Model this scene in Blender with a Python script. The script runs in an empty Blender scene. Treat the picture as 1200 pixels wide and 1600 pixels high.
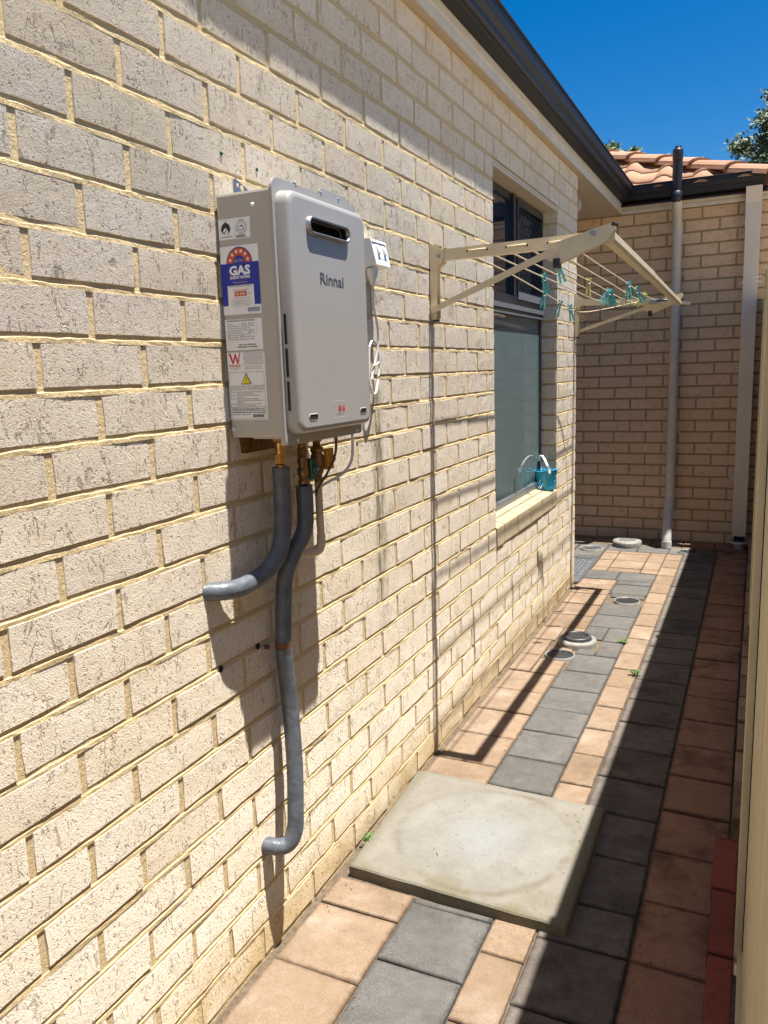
import bpy, bmesh, math, random
from mathutils import Vector, Matrix, noise as mnoise
R = math.radians
rnd = random.Random(7)
scene = bpy.context.scene
COL = scene.collection

# ------------------------------------------------------------------ camera
cam_d = bpy.data.cameras.new('camera')
cam = bpy.data.objects.new('camera', cam_d); COL.objects.link(cam)
CR = Vector((0.90525839, 0.42349869, -0.03400159)); CU = Vector((-0.04394591, 0.1729364, 0.98395211)); CF = Vector((-0.42258254, 0.88923667, -0.17516316))
CAMP = Vector((1.02198, 0.0, 1.39078))
m = Matrix((CR, CU, -CF)).transposed().to_4x4(); m.translation = CAMP
cam.matrix_world = m
cam_d.sensor_fit = 'VERTICAL'; cam_d.sensor_height = 24.0; cam_d.lens = 24.0 * 1231.86 / 1600.0
cam_d.clip_start = 0.01; cam_d.clip_end = 2000
scene.camera = cam
scene.cycles.max_bounces = 10; scene.cycles.diffuse_bounces = 8
scene.render.resolution_x = 768; scene.render.resolution_y = 1024

# ------------------------------------------------------------------ world, sun, exposure
SUNV = Vector((1.0, 0.12, 4.2)).normalized()
SUN_EL = math.asin(SUNV.z); SUN_AZ = math.atan2(SUNV.x, SUNV.y)
world = bpy.data.worlds.new('World'); scene.world = world; world.use_nodes = True
wn = world.node_tree; wn.nodes.clear()
sky = wn.nodes.new('ShaderNodeTexSky'); sky.sky_type = 'NISHITA'; sky.sun_disc = False
sky.sun_elevation = SUN_EL; sky.sun_rotation = SUN_AZ
sky.air_density = 1.0; sky.dust_density = 1.5; sky.ozone_density = 4.0; sky.altitude = 300
hs = wn.nodes.new('ShaderNodeHueSaturation'); hs.inputs['Saturation'].default_value = 1.52; hs.inputs['Hue'].default_value = 0.503
bg = wn.nodes.new('ShaderNodeBackground'); bg.inputs['Strength'].default_value = 0.056
wo = wn.nodes.new('ShaderNodeOutputWorld')
wn.links.new(sky.outputs[0], hs.inputs['Color']); wn.links.new(hs.outputs[0], bg.inputs['Color']); wn.links.new(bg.outputs[0], wo.inputs[0])
sl = bpy.data.lights.new('sun', 'SUN'); sl.energy = 5.0; sl.angle = R(0.53); sl.color = (1.0, 0.95, 0.87)
sun = bpy.data.objects.new('sun', sl); COL.objects.link(sun)
sun.rotation_euler = (-SUNV).to_track_quat('-Z', 'Y').to_euler(); sun.location = (3, 1, 8)
scene.view_settings.view_transform = 'Standard'; scene.view_settings.look = 'None'
scene.view_settings.gamma = 1.0; scene.view_settings.use_curve_mapping = False
scene.view_settings.exposure = 1.28

# ------------------------------------------------------------------ material helpers
def s2l(c):
    return tuple((x / 255 / 12.92 if x / 255 <= .04045 else ((x / 255 + .055) / 1.055) ** 2.4) for x in c)
class M:
    def __init__(s, name):
        s.m = bpy.data.materials.new(name); s.m.use_nodes = True
        s.t = s.m.node_tree; s.b = s.t.nodes['Principled BSDF']; s.pos = None
    def n(s, typ, **kw):
        nd = s.t.nodes.new(typ)
        for k, v in kw.items(): setattr(nd, k, v)
        return nd
    def l(s, a, b): s.t.links.new(a, b)
    def P(s):
        if s.pos is None: s.pos = s.n('ShaderNodeNewGeometry').outputs['Position']
        return s.pos
    def map(s, scale=(1, 1, 1), rot=(0, 0, 0), loc=(0, 0, 0), src=None):
        mp = s.n('ShaderNodeMapping'); mp.inputs['Scale'].default_value = scale; mp.inputs['Rotation'].default_value = rot; mp.inputs['Location'].default_value = loc
        s.l(src or s.P(), mp.inputs[0]); return mp.outputs[0]
    def noise(s, scale, detail=3, rough=.55, dist=0, vec=None):
        nd = s.n('ShaderNodeTexNoise'); nd.inputs['Scale'].default_value = scale; nd.inputs['Detail'].default_value = detail
        nd.inputs['Roughness'].default_value = rough; nd.inputs['Distortion'].default_value = dist
        s.l(vec or s.P(), nd.inputs['Vector']); return nd.outputs['Fac']
    def ramp(s, fac, stops):
        r = s.n('ShaderNodeValToRGB'); e = r.color_ramp.elements
        while len(e) < len(stops): e.new(.5)
        for i, (p, c) in enumerate(stops):
            e[i].position = p; c = c if hasattr(c, '__len__') else (c, c, c)
            e[i].color = (c[0], c[1], c[2], 1)
        s.l(fac, r.inputs[0]); return r.outputs[0]
    def math(s, op, a, b=None, clamp=False):
        nd = s.n('ShaderNodeMath', operation=op, use_clamp=clamp)
        for i, v in enumerate((a, b)):
            if v is None: continue
            if isinstance(v, (int, float)): nd.inputs[i].default_value = v
            else: s.l(v, nd.inputs[i])
        return nd.outputs[0]
    def mix(s, fac, a, b, mode='MIX'):
        nd = s.n('ShaderNodeMix', data_type='RGBA', blend_type=mode)
        for i, v in ((0, fac), (6, a), (7, b)):
            if isinstance(v, (int, float)): nd.inputs[i].default_value = v
            elif isinstance(v, tuple): nd.inputs[i].default_value = (v[0], v[1], v[2], 1)
            else: s.l(v, nd.inputs[i])
        return nd.outputs[2]
    def col(s, c):
        if isinstance(c, tuple): s.b.inputs['Base Color'].default_value = (c[0], c[1], c[2], 1)
        else: s.l(c, s.b.inputs['Base Color'])
    def rough(s, v):
        if isinstance(v, (int, float)): s.b.inputs['Roughness'].default_value = v
        else: s.l(v, s.b.inputs['Roughness'])
    def bump(s, h, dist=.002, strength=1.0):
        b = s.n('ShaderNodeBump'); b.inputs['Distance'].default_value = dist; b.inputs['Strength'].default_value = strength
        s.l(h, b.inputs['Height']); s.l(b.outputs[0], s.b.inputs['Normal'])
    def xyz(s):
        x = s.n('ShaderNodeSeparateXYZ'); s.l(s.P(), x.inputs[0]); return x.outputs
    def rand(s):
        g = s.n('ShaderNodeNewGeometry').outputs['Random Per Island']; o = s.n('ShaderNodeObjectInfo').outputs['Random']
        return s.math('FRACT', s.math('ADD', g, o))
    def sm(s, v, a, b):   # smoothstep
        r = s.n('ShaderNodeMapRange', interpolation_type='SMOOTHSTEP')
        s.l(v, r.inputs[0]); r.inputs[1].default_value = a; r.inputs[2].default_value = b; return r.outputs[0]

def simple(name, c, rough=.5, metal=0, grime=.12, scale=25, bump=.0, bs=200, spec=None):
    k = M(name); k.rough(rough); k.b.inputs['Metallic'].default_value = metal
    if spec is not None: k.b.inputs['Specular IOR Level'].default_value = spec
    n = k.noise(scale, 5, .6)
    k.col(k.mix(k.ramp(n, [(.35, 0), (.75, 1)]), tuple(x * (1 - grime) for x in c), tuple(min(1, x * (1 + grime * .5)) for x in c)))
    if bump: k.bump(k.noise(bs, 3), bump)
    return k.m

def brick_mat(name, base, dark, warm, stains=False, vertical=(1, 1, .35), bd=.0024):
    k = M(name); k.rough(.93); k.b.inputs['Specular IOR Level'].default_value = .25
    r = k.rand()
    mid = k.noise(22, 5, .6, .3); fine = k.noise(230, 4, .7); grit = k.noise(620, 2, .6)
    c = k.mix(k.ramp(mid, [(.35, 0), (.68, 1)]), warm, base)
    c = k.mix(k.ramp(fine, [(.36, .7), (.47, 0)]), c, tuple(x * .68 for x in base))
    # scored, dragged marks of a rustic face
    vec = k.map(scale=vertical, rot=(.35, .15, .2))
    sq = k.noise(20, 4, .6, .9, vec=vec)
    band = k.math('ABSOLUTE', k.math('SUBTRACT', sq, .5))
    line = k.ramp(band, [(.0, 1), (.014, 0)])
    patch = k.ramp(k.noise(16, 2, .5), [(.53, 0), (.63, 1)])
    cr = k.math('MULTIPLY', line, patch)
    chips = k.ramp(k.noise(58, 3, .62, .5, vec=vec), [(.31, 1), (.385, 0)])
    cc = k.math('MAXIMUM', cr, k.math('MULTIPLY', chips, .8))
    c = k.mix(k.math('MULTIPLY', cc, .55), c, dark)
    c = k.mix(k.ramp(r, [(0, .0), (.5, .25), (1, .75)]), c, k.mix(1.0, c, (.94, .90, .82), 'MULTIPLY'))
    r2_ = k.math('FRACT', k.math('MULTIPLY', r, 7.31)); c = k.mix(k.ramp(r2_, [(.6, 0), (1, .6)]), c, k.mix(1.0, c, (.94, .95, .98), 'MULTIPLY'))
    c = k.mix(k.ramp(k.noise(6, 5, .7), [(.5, 0), (.75, .45)]), c, warm)
    if stains:
        o = k.xyz(); big = k.noise(7, 4, .6)
        low = k.math('MULTIPLY', k.sm(o[2], .22, .0), k.ramp(big, [(.3, .35), (.6, 1)]))
        c = k.mix(k.math('MULTIPLY', low, .8), c, (.40, .27, .10))
        streak = k.math('MULTIPLY', k.sm(k.math('ABSOLUTE', k.math('SUBTRACT', o[1], 2.125)), .055, .012), k.math('MULTIPLY', k.sm(o[2], 1.37, 1.30), k.sm(o[2], .50, .85)))
        streak = k.math('MULTIPLY', streak, k.ramp(k.noise(40, 4, .65, 0, vec=k.map(scale=(1, 1, .25))), [(.36, .1), (.58, 1)]))
        c = k.mix(k.math('MULTIPLY', streak, .8), c, (.10, .092, .04))
        blot = k.ramp(k.noise(3.1, 4, .65), [(.55, 0), (.75, .35)])
        c = k.mix(blot, c, tuple(x * y for x, y in zip(base, (.72, .66, .52))))
    pit = k.math('MULTIPLY', k.ramp(k.noise(150, 2, .5, .25), [(.33, 1), (.40, 0)]), k.ramp(k.noise(30, 3, .6), [(.38, .25), (.55, 1)]))
    k.col(k.mix(k.math('MULTIPLY', pit, .55), c, dark))
    h = k.math('ADD', k.math('MULTIPLY', mid, .9), k.math('ADD', k.math('MULTIPLY', k.noise(330, 3, .7), .75), k.math('MULTIPLY', grit, .35)))
    h = k.math('ADD', h, k.math('SUBTRACT', k.math('MULTIPLY', k.noise(60, 3, .6), .5), k.math('MULTIPLY', pit, .55)))
    h = k.math('SUBTRACT', h, k.math('MULTIPLY', cc, .8))
    k.bump(h, bd, 1.0)
    if 'Diffuse Roughness' in k.b.inputs: k.b.inputs['Diffuse Roughness'].default_value = 1.0
    return k.m

def mortar_mat(nm='mortar', f_=1.0):
    k = M(nm); k.rough(.95); k.b.inputs['Specular IOR Level'].default_value = .2
    n = k.noise(30, 4); f = k.noise(420, 3, .7)
    c = k.mix(n, (.58, .44, .23), (.68, .55, .34))
    c = k.mix(k.ramp(f, [(.35, .5), (.5, 0)]), c, (.38, .26, .12))
    k.col(c); k.bump(k.math('ADD', k.math('MULTIPLY', f, .7), k.noise(110, 3)), .003)
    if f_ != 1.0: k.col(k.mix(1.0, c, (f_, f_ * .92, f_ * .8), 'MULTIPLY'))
    return k.m

def paver_mat(name, a, b, speck, dark, moss=.0, effl=.25):
    k = M(name); k.rough(.88); k.b.inputs['Specular IOR Level'].default_value = .3
    r = k.rand(); big = k.noise(5, 5, .65); mid = k.noise(28, 4, .6); f = k.noise(480, 3, .7); g = k.noise(900, 1)
    c = k.mix(k.ramp(mid, [(.3, 0), (.7, 1)]), a, b)
    c = k.mix(k.ramp(r, [(0, 0), (1, .35)]), c, tuple(x * .8 for x in a))
    c = k.mix(k.ramp(f, [(.56, 0), (.66, .7)]), c, speck)
    c = k.mix(k.ramp(f, [(.34, .75), (.44, 0)]), c, dark)
    c = k.mix(k.ramp(big, [(.52, 0), (.72, effl)]), c, (.50, .46, .40))
    c = k.mix(k.ramp(k.noise(3.3, 4, .7), [(.5, 0), (.68, .35 + moss)]), c, tuple(x * .55 for x in dark))
    tc = k.n('ShaderNodeTexCoord').outputs['Generated']; sp = k.n('ShaderNodeSeparateXYZ'); k.l(tc, sp.inputs[0])
    ex = k.math('ABSOLUTE', k.math('SUBTRACT', sp.outputs[0], .5)); ey = k.math('ABSOLUTE', k.math('SUBTRACT', sp.outputs[1], .5))
    e = k.math('ADD', k.math('MAXIMUM', ex, ey), k.math('MULTIPLY', k.math('SUBTRACT', k.noise(38, 4, .65), .5), .10))
    c = k.mix(k.math('MULTIPLY', k.sm(e, .44, .515), .75), c, tuple(x * .6 for x in dark))
    r2_ = k.math('FRACT', k.math('MULTIPLY', r, 5.77)); c = k.mix(k.ramp(r2_, [(.45, 0), (1, .75)]), c, k.mix(1.0, c, (.78, .76, .74), 'MULTIPLY'))
    c = k.mix(k.ramp(k.noise(17, 5, .75), [(.60, 0), (.70, .5)]), c, tuple(x * .8 for x in dark))
    k.col(c); k.bump(k.math('ADD', k.math('MULTIPLY', f, .9), k.math('MULTIPLY', k.noise(110, 4, .65), .9)), .0018); return k.m

MT = {}
MT['brick'] = brick_mat('cream_brick', (.80, .73, .63), (.26, .18, .10), (.74, .655, .52), True)
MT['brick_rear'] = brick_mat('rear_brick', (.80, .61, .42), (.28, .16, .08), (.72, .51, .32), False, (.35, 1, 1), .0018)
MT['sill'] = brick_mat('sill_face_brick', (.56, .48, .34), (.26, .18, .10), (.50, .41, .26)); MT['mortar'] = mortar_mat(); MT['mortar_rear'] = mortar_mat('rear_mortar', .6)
MT['pink'] = paver_mat('pink_paver', (.215, .150, .098), (.27, .198, .138), (.42, .32, .23), (.12, .068, .038), effl=.25)
MT['grey'] = paver_mat('grey_paver', (.088, .084, .079), (.122, .117, .110), (.26, .25, .235), (.045, .042, .04), effl=.12)
MT['darkgrey'] = paver_mat('dark_grey_paver', (.115, .098, .084), (.165, .145, .126), (.24, .22, .2), (.03, .024, .02), .25, effl=.15)
MT['brown'] = paver_mat('brown_paver', (.28, .145, .085), (.38, .215, .135), (.42, .3, .22), (.06, .03, .018), .3, effl=.12)
MT['redbrick'] = paver_mat('red_brick', (.26, .06, .04), (.30, .075, .05), (.4, .2, .15), (.10, .03, .02), 0, effl=.05)
MT['edge'] = paver_mat('edging', (.30, .20, .12), (.40, .28, .18), (.5, .4, .3), (.12, .08, .05), .2)
MT['sand'] = simple('joint_sand', (.14, .105, .07), .95, grime=.5, scale=60, bump=.003)
MT['ground'] = simple('sandy_ground', (.42, .35, .26), .95, grime=.3, scale=2)
MT['gutter'] = simple('charcoal_gutter', (.004, .004, .007), .55, grime=.4, scale=9)
MT['fascia'] = simple('cream_paint', (.66, .60, .50), .5, grime=.15, scale=12)
MT['soffit'] = simple('soffit_paint', (.60, .50, .38), .7, grime=.08)
MT['unit_side'] = simple('heater_side_paint', (.40, .37, .33), .42, grime=.04, scale=6)
MT['unit_front'] = simple('heater_cover_paint', (.335, .32, .302), .34, grime=.03, scale=6)
MT['chrome'] = simple('vent_trim', (.36, .355, .35), .4, .85, grime=.2)
MT['black'] = simple('black_plastic', (.012, .012, .013), .4)
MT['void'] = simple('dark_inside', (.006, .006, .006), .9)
MT['galv'] = simple('galvanised', (.34, .36, .40), .38, .85, grime=.3, scale=120)
MT['brass'] = simple('brass', (.62, .36, .12), .3, .95, grime=.45, scale=60)
MT['bronze'] = simple('dull_bronze', (.30, .17, .08), .38, .9, grime=.5, scale=70)
MT['green'] = simple('green_handle', (.005, .07, .045), .4)
MT['orange'] = simple('orange_handle', (.60, .26, .02), .45)
MT['foam'] = simple('grey_foam', (.11, .124, .146), .45, grime=.35, scale=28, bump=.0016, bs=70)
MT['pvc'] = simple('cream_pvc', (.58, .50, .385), .45, grime=.12)
MT['white'] = simple('white_plastic', (.74, .74, .72), .35, grime=.06)
MT['white_pipe'] = simple('white_pvc', (.52, .51, .48), .4, grime=.15)
MT['cable_brown'] = simple('brown_cable', (.10, .055, .03), .5)
MT['cable'] = simple('grey_white_cable', (.60, .60, .60), .4)
MT['rust'] = simple('rusty_band', (.20, .085, .035), .8, grime=.4, scale=150)
MT['line_paint'] = simple('beige_enamel', (.66, .56, .37), .38, grime=.1, scale=18)
MT['cord'] = simple('beige_cord', (.60, .50, .34), .7, grime=.2, scale=80)
MT['teal'] = simple('teal_plastic', (.10, .50, .47), .4, grime=.2, scale=60)
MT['peg_yellow'] = simple('yellow_peg', (.60, .55, .16), .45, grime=.2, scale=60)
MT['peg_cream'] = simple('cream_peg', (.62, .50, .28), .6, grime=.2, scale=60)
MT['blue'] = simple('blue_plastic', (.03, .40, .66), .35, grime=.05)
MT['handle_white'] = simple('milky_plastic', (.72, .74, .76), .35)
MT['fence'] = simple('cream_colorbond', (.60, .52, .33), .42, grime=.1, scale=5)
MT['fence_post'] = simple('cream_post', (.62, .54, .35), .42, grime=.1, scale=5)
MT['down'] = simple('grey_beige_downpipe', (.62, .53, .41), .42, grime=.06, scale=5)
MT['frame'] = simple('dark_window_frame', (.016, .022, .034), .3, grime=.2)
MT['frame_sill'] = simple('grey_blue_rail', (.20, .22, .25), .35, .3)
MT['mesh'] = simple('dark_mesh', (.05, .055, .06), .4, .3)
MT['drain_white'] = simple('aged_white_ring', (.25, .24, .215), .6, grime=.35, scale=40, bump=.001)
MT['drain_black'] = simple('grate_black', (.05, .053, .06), .45, grime=.3)
MT['grate_grey'] = simple('grate_grey', (.13, .135, .14), .5, grime=.3)
MT['leaf'] = simple('leaf_green', (.10, .20, .04), .6, grime=.4, scale=60)
MT['dry'] = simple('dry_leaf', (.14, .08, .04), .8, grime=.4)
def tile_mat():
    k = M('terracotta_tile'); k.rough(.85)
    r = k.rand(); n = k.noise(9, 5, .65); f = k.noise(160, 3, .7)
    c = k.mix(r, (.30, .15, .08), (.38, .215, .125)); c = k.mix(k.ramp(n, [(.45, 0), (.75, .55)]), c, (.17, .085, .05))
    c = k.mix(k.ramp(f, [(.5, 0), (.64, .5)]), c, (.45, .31, .21))
    k.col(c); k.bump(f, .0015); return k.m
MT['tile'] = tile_mat()
MT['bedding'] = simple('tile_bedding', (.14, .07, .045), .95, grime=.4, scale=40)
def glass_mat(name, c, rough):
    k = M(name); n = k.noise(3, 4, .6); streak = k.noise(18, 4, .6, 0, vec=k.map(scale=(1, 1, .12)))
    k.col(k.mix(k.ramp(n, [(.3, 0), (.7, 1)]), tuple(x * .85 for x in c), c)); k.rough(k.ramp(streak, [(.4, rough), (.7, rough * 1.8)]))
    k.b.inputs['IOR'].default_value = 1.7; k.b.inputs['Specular IOR Level'].default_value = .62
    return k.m
MT['glass_dark'] = glass_mat('dark_glass', (.012, .022, .045), .03)
MT['glass_frost'] = glass_mat('obscure_glass', (.125, .18, .19), .03)
def slab_mat():
    k = M('concrete_slab'); k.rough(.88)
    o = k.xyz(); n = k.noise(9, 5, .65); f = k.noise(260, 4, .7); fb = k.noise(3.5, 4, .6)
    dx = k.math('SUBTRACT', o[0], .345); dy = k.math('SUBTRACT', o[1], 2.03)
    d = k.math('SQRT', k.math('ADD', k.math('MULTIPLY', dx, dx), k.math('MULTIPLY', dy, dy)))
    d = k.math('ADD', d, k.math('MULTIPLY', k.math('SUBTRACT', fb, .5), .09))
    base = k.mix(k.ramp(n, [(.3, 0), (.7, 1)]), (.158, .146, .122), (.208, .197, .168))
    inner = k.mix(k.ramp(n, [(.35, 0), (.65, 1)]), (.165, .159, .142), (.21, .204, .186))
    c = k.mix(k.sm(d, .27, .20), base, inner)
    ring = k.math('MULTIPLY', k.sm(k.math('ABSOLUTE', k.math('SUBTRACT', d, .255)), .022, .0), k.ramp(k.noise(5, 5, .75), [(.42, 0), (.62, .6)]))
    c = k.mix(ring, c, (.10, .07, .045))
    c = k.mix(k.math('MULTIPLY', k.sm(d, .14, .03), .5), c, (.215, .23, .245))
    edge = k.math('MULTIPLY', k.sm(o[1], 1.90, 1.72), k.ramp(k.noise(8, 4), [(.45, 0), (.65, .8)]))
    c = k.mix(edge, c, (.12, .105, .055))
    c = k.mix(k.sm(o[2], .024, .014), c, (.20, .18, .13))
    c = k.mix(k.ramp(f, [(.33, .5), (.42, 0)]), c, (.10, .085, .06))
    c = k.mix(k.ramp(k.noise(24, 6, .8), [(.56, 0), (.70, .5)]), c, (.11, .095, .065))
    c = k.mix(k.ramp(k.noise(95, 3, .7), [(.30, .8), (.36, 0)]), c, (.07, .055, .04))
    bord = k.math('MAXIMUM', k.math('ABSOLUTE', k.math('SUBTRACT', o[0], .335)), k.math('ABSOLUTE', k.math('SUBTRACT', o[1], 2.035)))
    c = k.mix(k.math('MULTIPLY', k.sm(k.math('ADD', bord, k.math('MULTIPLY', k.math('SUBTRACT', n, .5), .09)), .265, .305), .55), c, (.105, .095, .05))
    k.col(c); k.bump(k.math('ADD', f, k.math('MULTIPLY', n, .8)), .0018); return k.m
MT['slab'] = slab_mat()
def flat(name, c, rough=.55):
    k = M(name); k.rough(rough); k.col(c); return k.m
MT['st_white'] = flat('sticker_white', (.74, .74, .73)); MT['st_blue'] = flat('print_blue', (.008, .022, .30)); MT['st_red'] = flat('print_red', (.52, .06, .02))
MT['st_black'] = flat('print_black', (.02, .02, .02)); MT['st_yellow'] = flat('print_yellow', (.75, .62, .02)); MT['st_cream'] = flat('print_cream', (.72, .62, .5))
MT['st_grey'] = flat('print_grey', (.10, .10, .10)); MT['st_crimson'] = flat('print_crimson', (.55, .02, .02)); MT['st_bluegrey'] = flat('print_bluegrey', (.10, .13, .32))
MT['logo'] = flat('logo_grey', (.07, .075, .09), .4)

# ------------------------------------------------------------------ object helpers
ORG = {}
def thing(name, label, cat, loc=(0, 0, 0), group=None):
    o = bpy.data.objects.new(name, None); o.empty_display_size = .05; COL.objects.link(o); o.location = loc
    if label: o['label'] = label
    if cat: o['category'] = cat
    if group: o['group'] = group
    ORG[o.name] = Vector(loc); return o
class B:
    """collects geometry in world coordinates"""
    def __init__(s): s.v = []; s.f = []; s.sm = []; s.sharp = []
    def add(s, vs, fs, smooth=False):
        k = len(s.v); s.v += [tuple(v) for v in vs]
        for f in fs: s.f.append([i + k for i in f]); s.sm.append(smooth)
        return s
    def box(s, x0, x1, y0, y1, z0, z1, bev=0):
        if bev <= 0:
            v = [(x, y, z) for x in (x0, x1) for y in (y0, y1) for z in (z0, z1)]
            return s.add(v, [(0, 1, 3, 2), (4, 6, 7, 5), (0, 4, 5, 1), (2, 3, 7, 6), (0, 2, 6, 4), (1, 5, 7, 3)])
        bm = bmesh.new(); bmesh.ops.create_cube(bm, size=1)
        for q in bm.verts: q.co = Vector(((x0 + x1) / 2 + q.co.x * (x1 - x0), (y0 + y1) / 2 + q.co.y * (y1 - y0), (z0 + z1) / 2 + q.co.z * (z1 - z0)))
        bmesh.ops.bevel(bm, geom=bm.edges[:], offset=bev, segments=2, affect='EDGES', profile=.6)
        bm.verts.index_update(); s.add([q.co[:] for q in bm.verts], [[q.index for q in f.verts] for f in bm.faces]); bm.free(); return s
    def tube(s, pts, r, n=10, cap=True, smooth_path=0, squash=1):
        pts = [Vector(p) for p in pts]; rs = r if hasattr(r, '__len__') else [r] * len(pts)
        if smooth_path:
            q = []; rr = []
            for i in range(len(pts) - 1):
                p0 = pts[max(i - 1, 0)]; p1 = pts[i]; p2 = pts[i + 1]; p3 = pts[min(i + 2, len(pts) - 1)]
                for j in range(smooth_path):
                    t = j / smooth_path
                    q.append(.5 * ((2 * p1) + (p2 - p0) * t + (2 * p0 - 5 * p1 + 4 * p2 - p3) * t * t + (3 * p1 - p0 - 3 * p2 + p3) * t ** 3)); rr.append(rs[i] * (1 - t) + rs[i + 1] * t)
            q.append(pts[-1]); rr.append(rs[-1]); pts, rs = q, rr
        d = (pts[1] - pts[0]).normalized(); a = d.orthogonal().normalized(); vs = []
        for i, p in enumerate(pts):
            if i == 0: t = pts[1] - pts[0]
            elif i == len(pts) - 1: t = pts[-1] - pts[-2]
            else: t = (pts[i + 1] - pts[i]).normalized() + (pts[i] - pts[i - 1]).normalized()
            t.normalize(); a = (a - t * a.dot(t)).normalized(); b = t.cross(a)
            for k in range(n):
                w = 2 * math.pi * k / n; vs.append(p + (a * math.cos(w) + b * math.sin(w) * squash) * rs[i])
        fs = []
        for i in range(len(pts) - 1):
            for k in range(n): fs.append((i * n + k, i * n + (k + 1) % n, (i + 1) * n + (k + 1) % n, (i + 1) * n + k))
        s.add(vs, fs, True)
        if cap:
            e = (len(pts) - 1) * n
            s.add(vs[:n], [tuple(reversed(range(n)))]); s.add(vs[e:], [tuple(range(n))])
        return s
    def bar(s, a, b, w, h, up=(0, 0, 1), bev=0):
        """rectangular bar from a to b, w across, h along up"""
        a = Vector(a); b = Vector(b); d = (b - a).normalized(); u = Vector(up); u = (u - d * u.dot(d)).normalized(); c = d.cross(u)
        vs = [p + c * (x * w / 2) + u * (z * h / 2) for p in (a, b) for x, z in ((-1, -1), (1, -1), (1, 1), (-1, 1))]
        return s.add(vs, [(3, 2, 1, 0), (4, 5, 6, 7), (0, 1, 5, 4), (1, 2, 6, 5), (2, 3, 7, 6), (3, 0, 4, 7)])
    def lathe(s, c, prof, n=24, axis='z', cap=True, start=0):
        vs = []; fs = []; c = Vector(c)
        for r, h in prof:
            for k in range(n):
                w = 2 * math.pi * k / n + start; x = r * math.cos(w); y = r * math.sin(w)
                vs.append(c + (Vector((x, y, h)) if axis == 'z' else Vector((h, x, y)) if axis == 'x' else Vector((x, h, y))))
        for i in range(len(prof) - 1):
            for k in range(n): fs.append((i * n + k, i * n + (k + 1) % n, (i + 1) * n + (k + 1) % n, (i + 1) * n + k))
        s.add(vs, fs, n > 8)
        if cap and prof[0][0] > 0: s.add(vs[:n], [tuple(reversed(range(n)))])
        if cap and prof[-1][0] > 0: s.add(vs[-n:], [tuple(range(n))])
        return s
    def prism(s, poly, a0, a1, axis):
        """poly in the two other axes (in xyz order), extruded a0..a1 along axis"""
        def P(u, v, w): return {'x': (w, u, v), 'y': (u, w, v), 'z': (u, v, w)}[axis]
        n = len(poly); vs = [P(u, v, a0) for u, v in poly] + [P(u, v, a1) for u, v in poly]
        fs = [tuple(reversed(range(n))), tuple(range(n, 2 * n))] + [(i, (i + 1) % n, n + (i + 1) % n, n + i) for i in range(n)]
        return s.add(vs, fs)
    def poly(s, pts): return s.add(pts, [tuple(range(len(pts)))])
    def build(s, name, mat, parent=None, recalc=True, **pr):
        me = bpy.data.meshes.new(name); o = Vector((0, 0, 0))
        if parent is not None: o = ORG[parent.name]
        me.from_pydata([(Vector(v) - o)[:] for v in s.v], [], s.f); me.polygons.foreach_set('use_smooth', s.sm)
        me.materials.append(MT[mat] if isinstance(mat, str) else mat)
        if recalc: bm = bmesh.new(); bm.from_mesh(me); bmesh.ops.recalc_face_normals(bm, faces=bm.faces[:]); bm.to_mesh(me); bm.free()
        ob = bpy.data.objects.new(name, me); COL.objects.link(ob)
        if parent is not None: ob.parent = parent
        ORG[ob.name] = o
        for k, v in pr.items(): ob[k] = v
        return ob
def rrect(x0, x1, y0, y1, r, n=5):
    out = []
    for cx, cy, a in ((x1 - r, y1 - r, 0), (x0 + r, y1 - r, 90), (x0 + r, y0 + r, 180), (x1 - r, y0 + r, 270)):
        for i in range(n + 1):
            w = R(a + 90 * i / n); out.append((cx + r * math.cos(w), cy + r * math.sin(w)))
    return out
def text_geo(body, size, align='LEFT', bold=0, sx=1.0):
    cu = bpy.data.curves.new('t', 'FONT'); cu.body = body; cu.size = size; cu.align_x = align; cu.offset = bold; cu.resolution_u = 2
    ob = bpy.data.objects.new('t', cu); COL.objects.link(ob); dg = bpy.context.evaluated_depsgraph_get()
    me = bpy.data.meshes.new_from_object(ob.evaluated_get(dg)); r = [(v.co.x * sx, v.co.y) for v in me.vertices], [tuple(p.vertices) for p in me.polygons]
    bpy.data.objects.remove(ob); bpy.data.meshes.remove(me); return r

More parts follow.
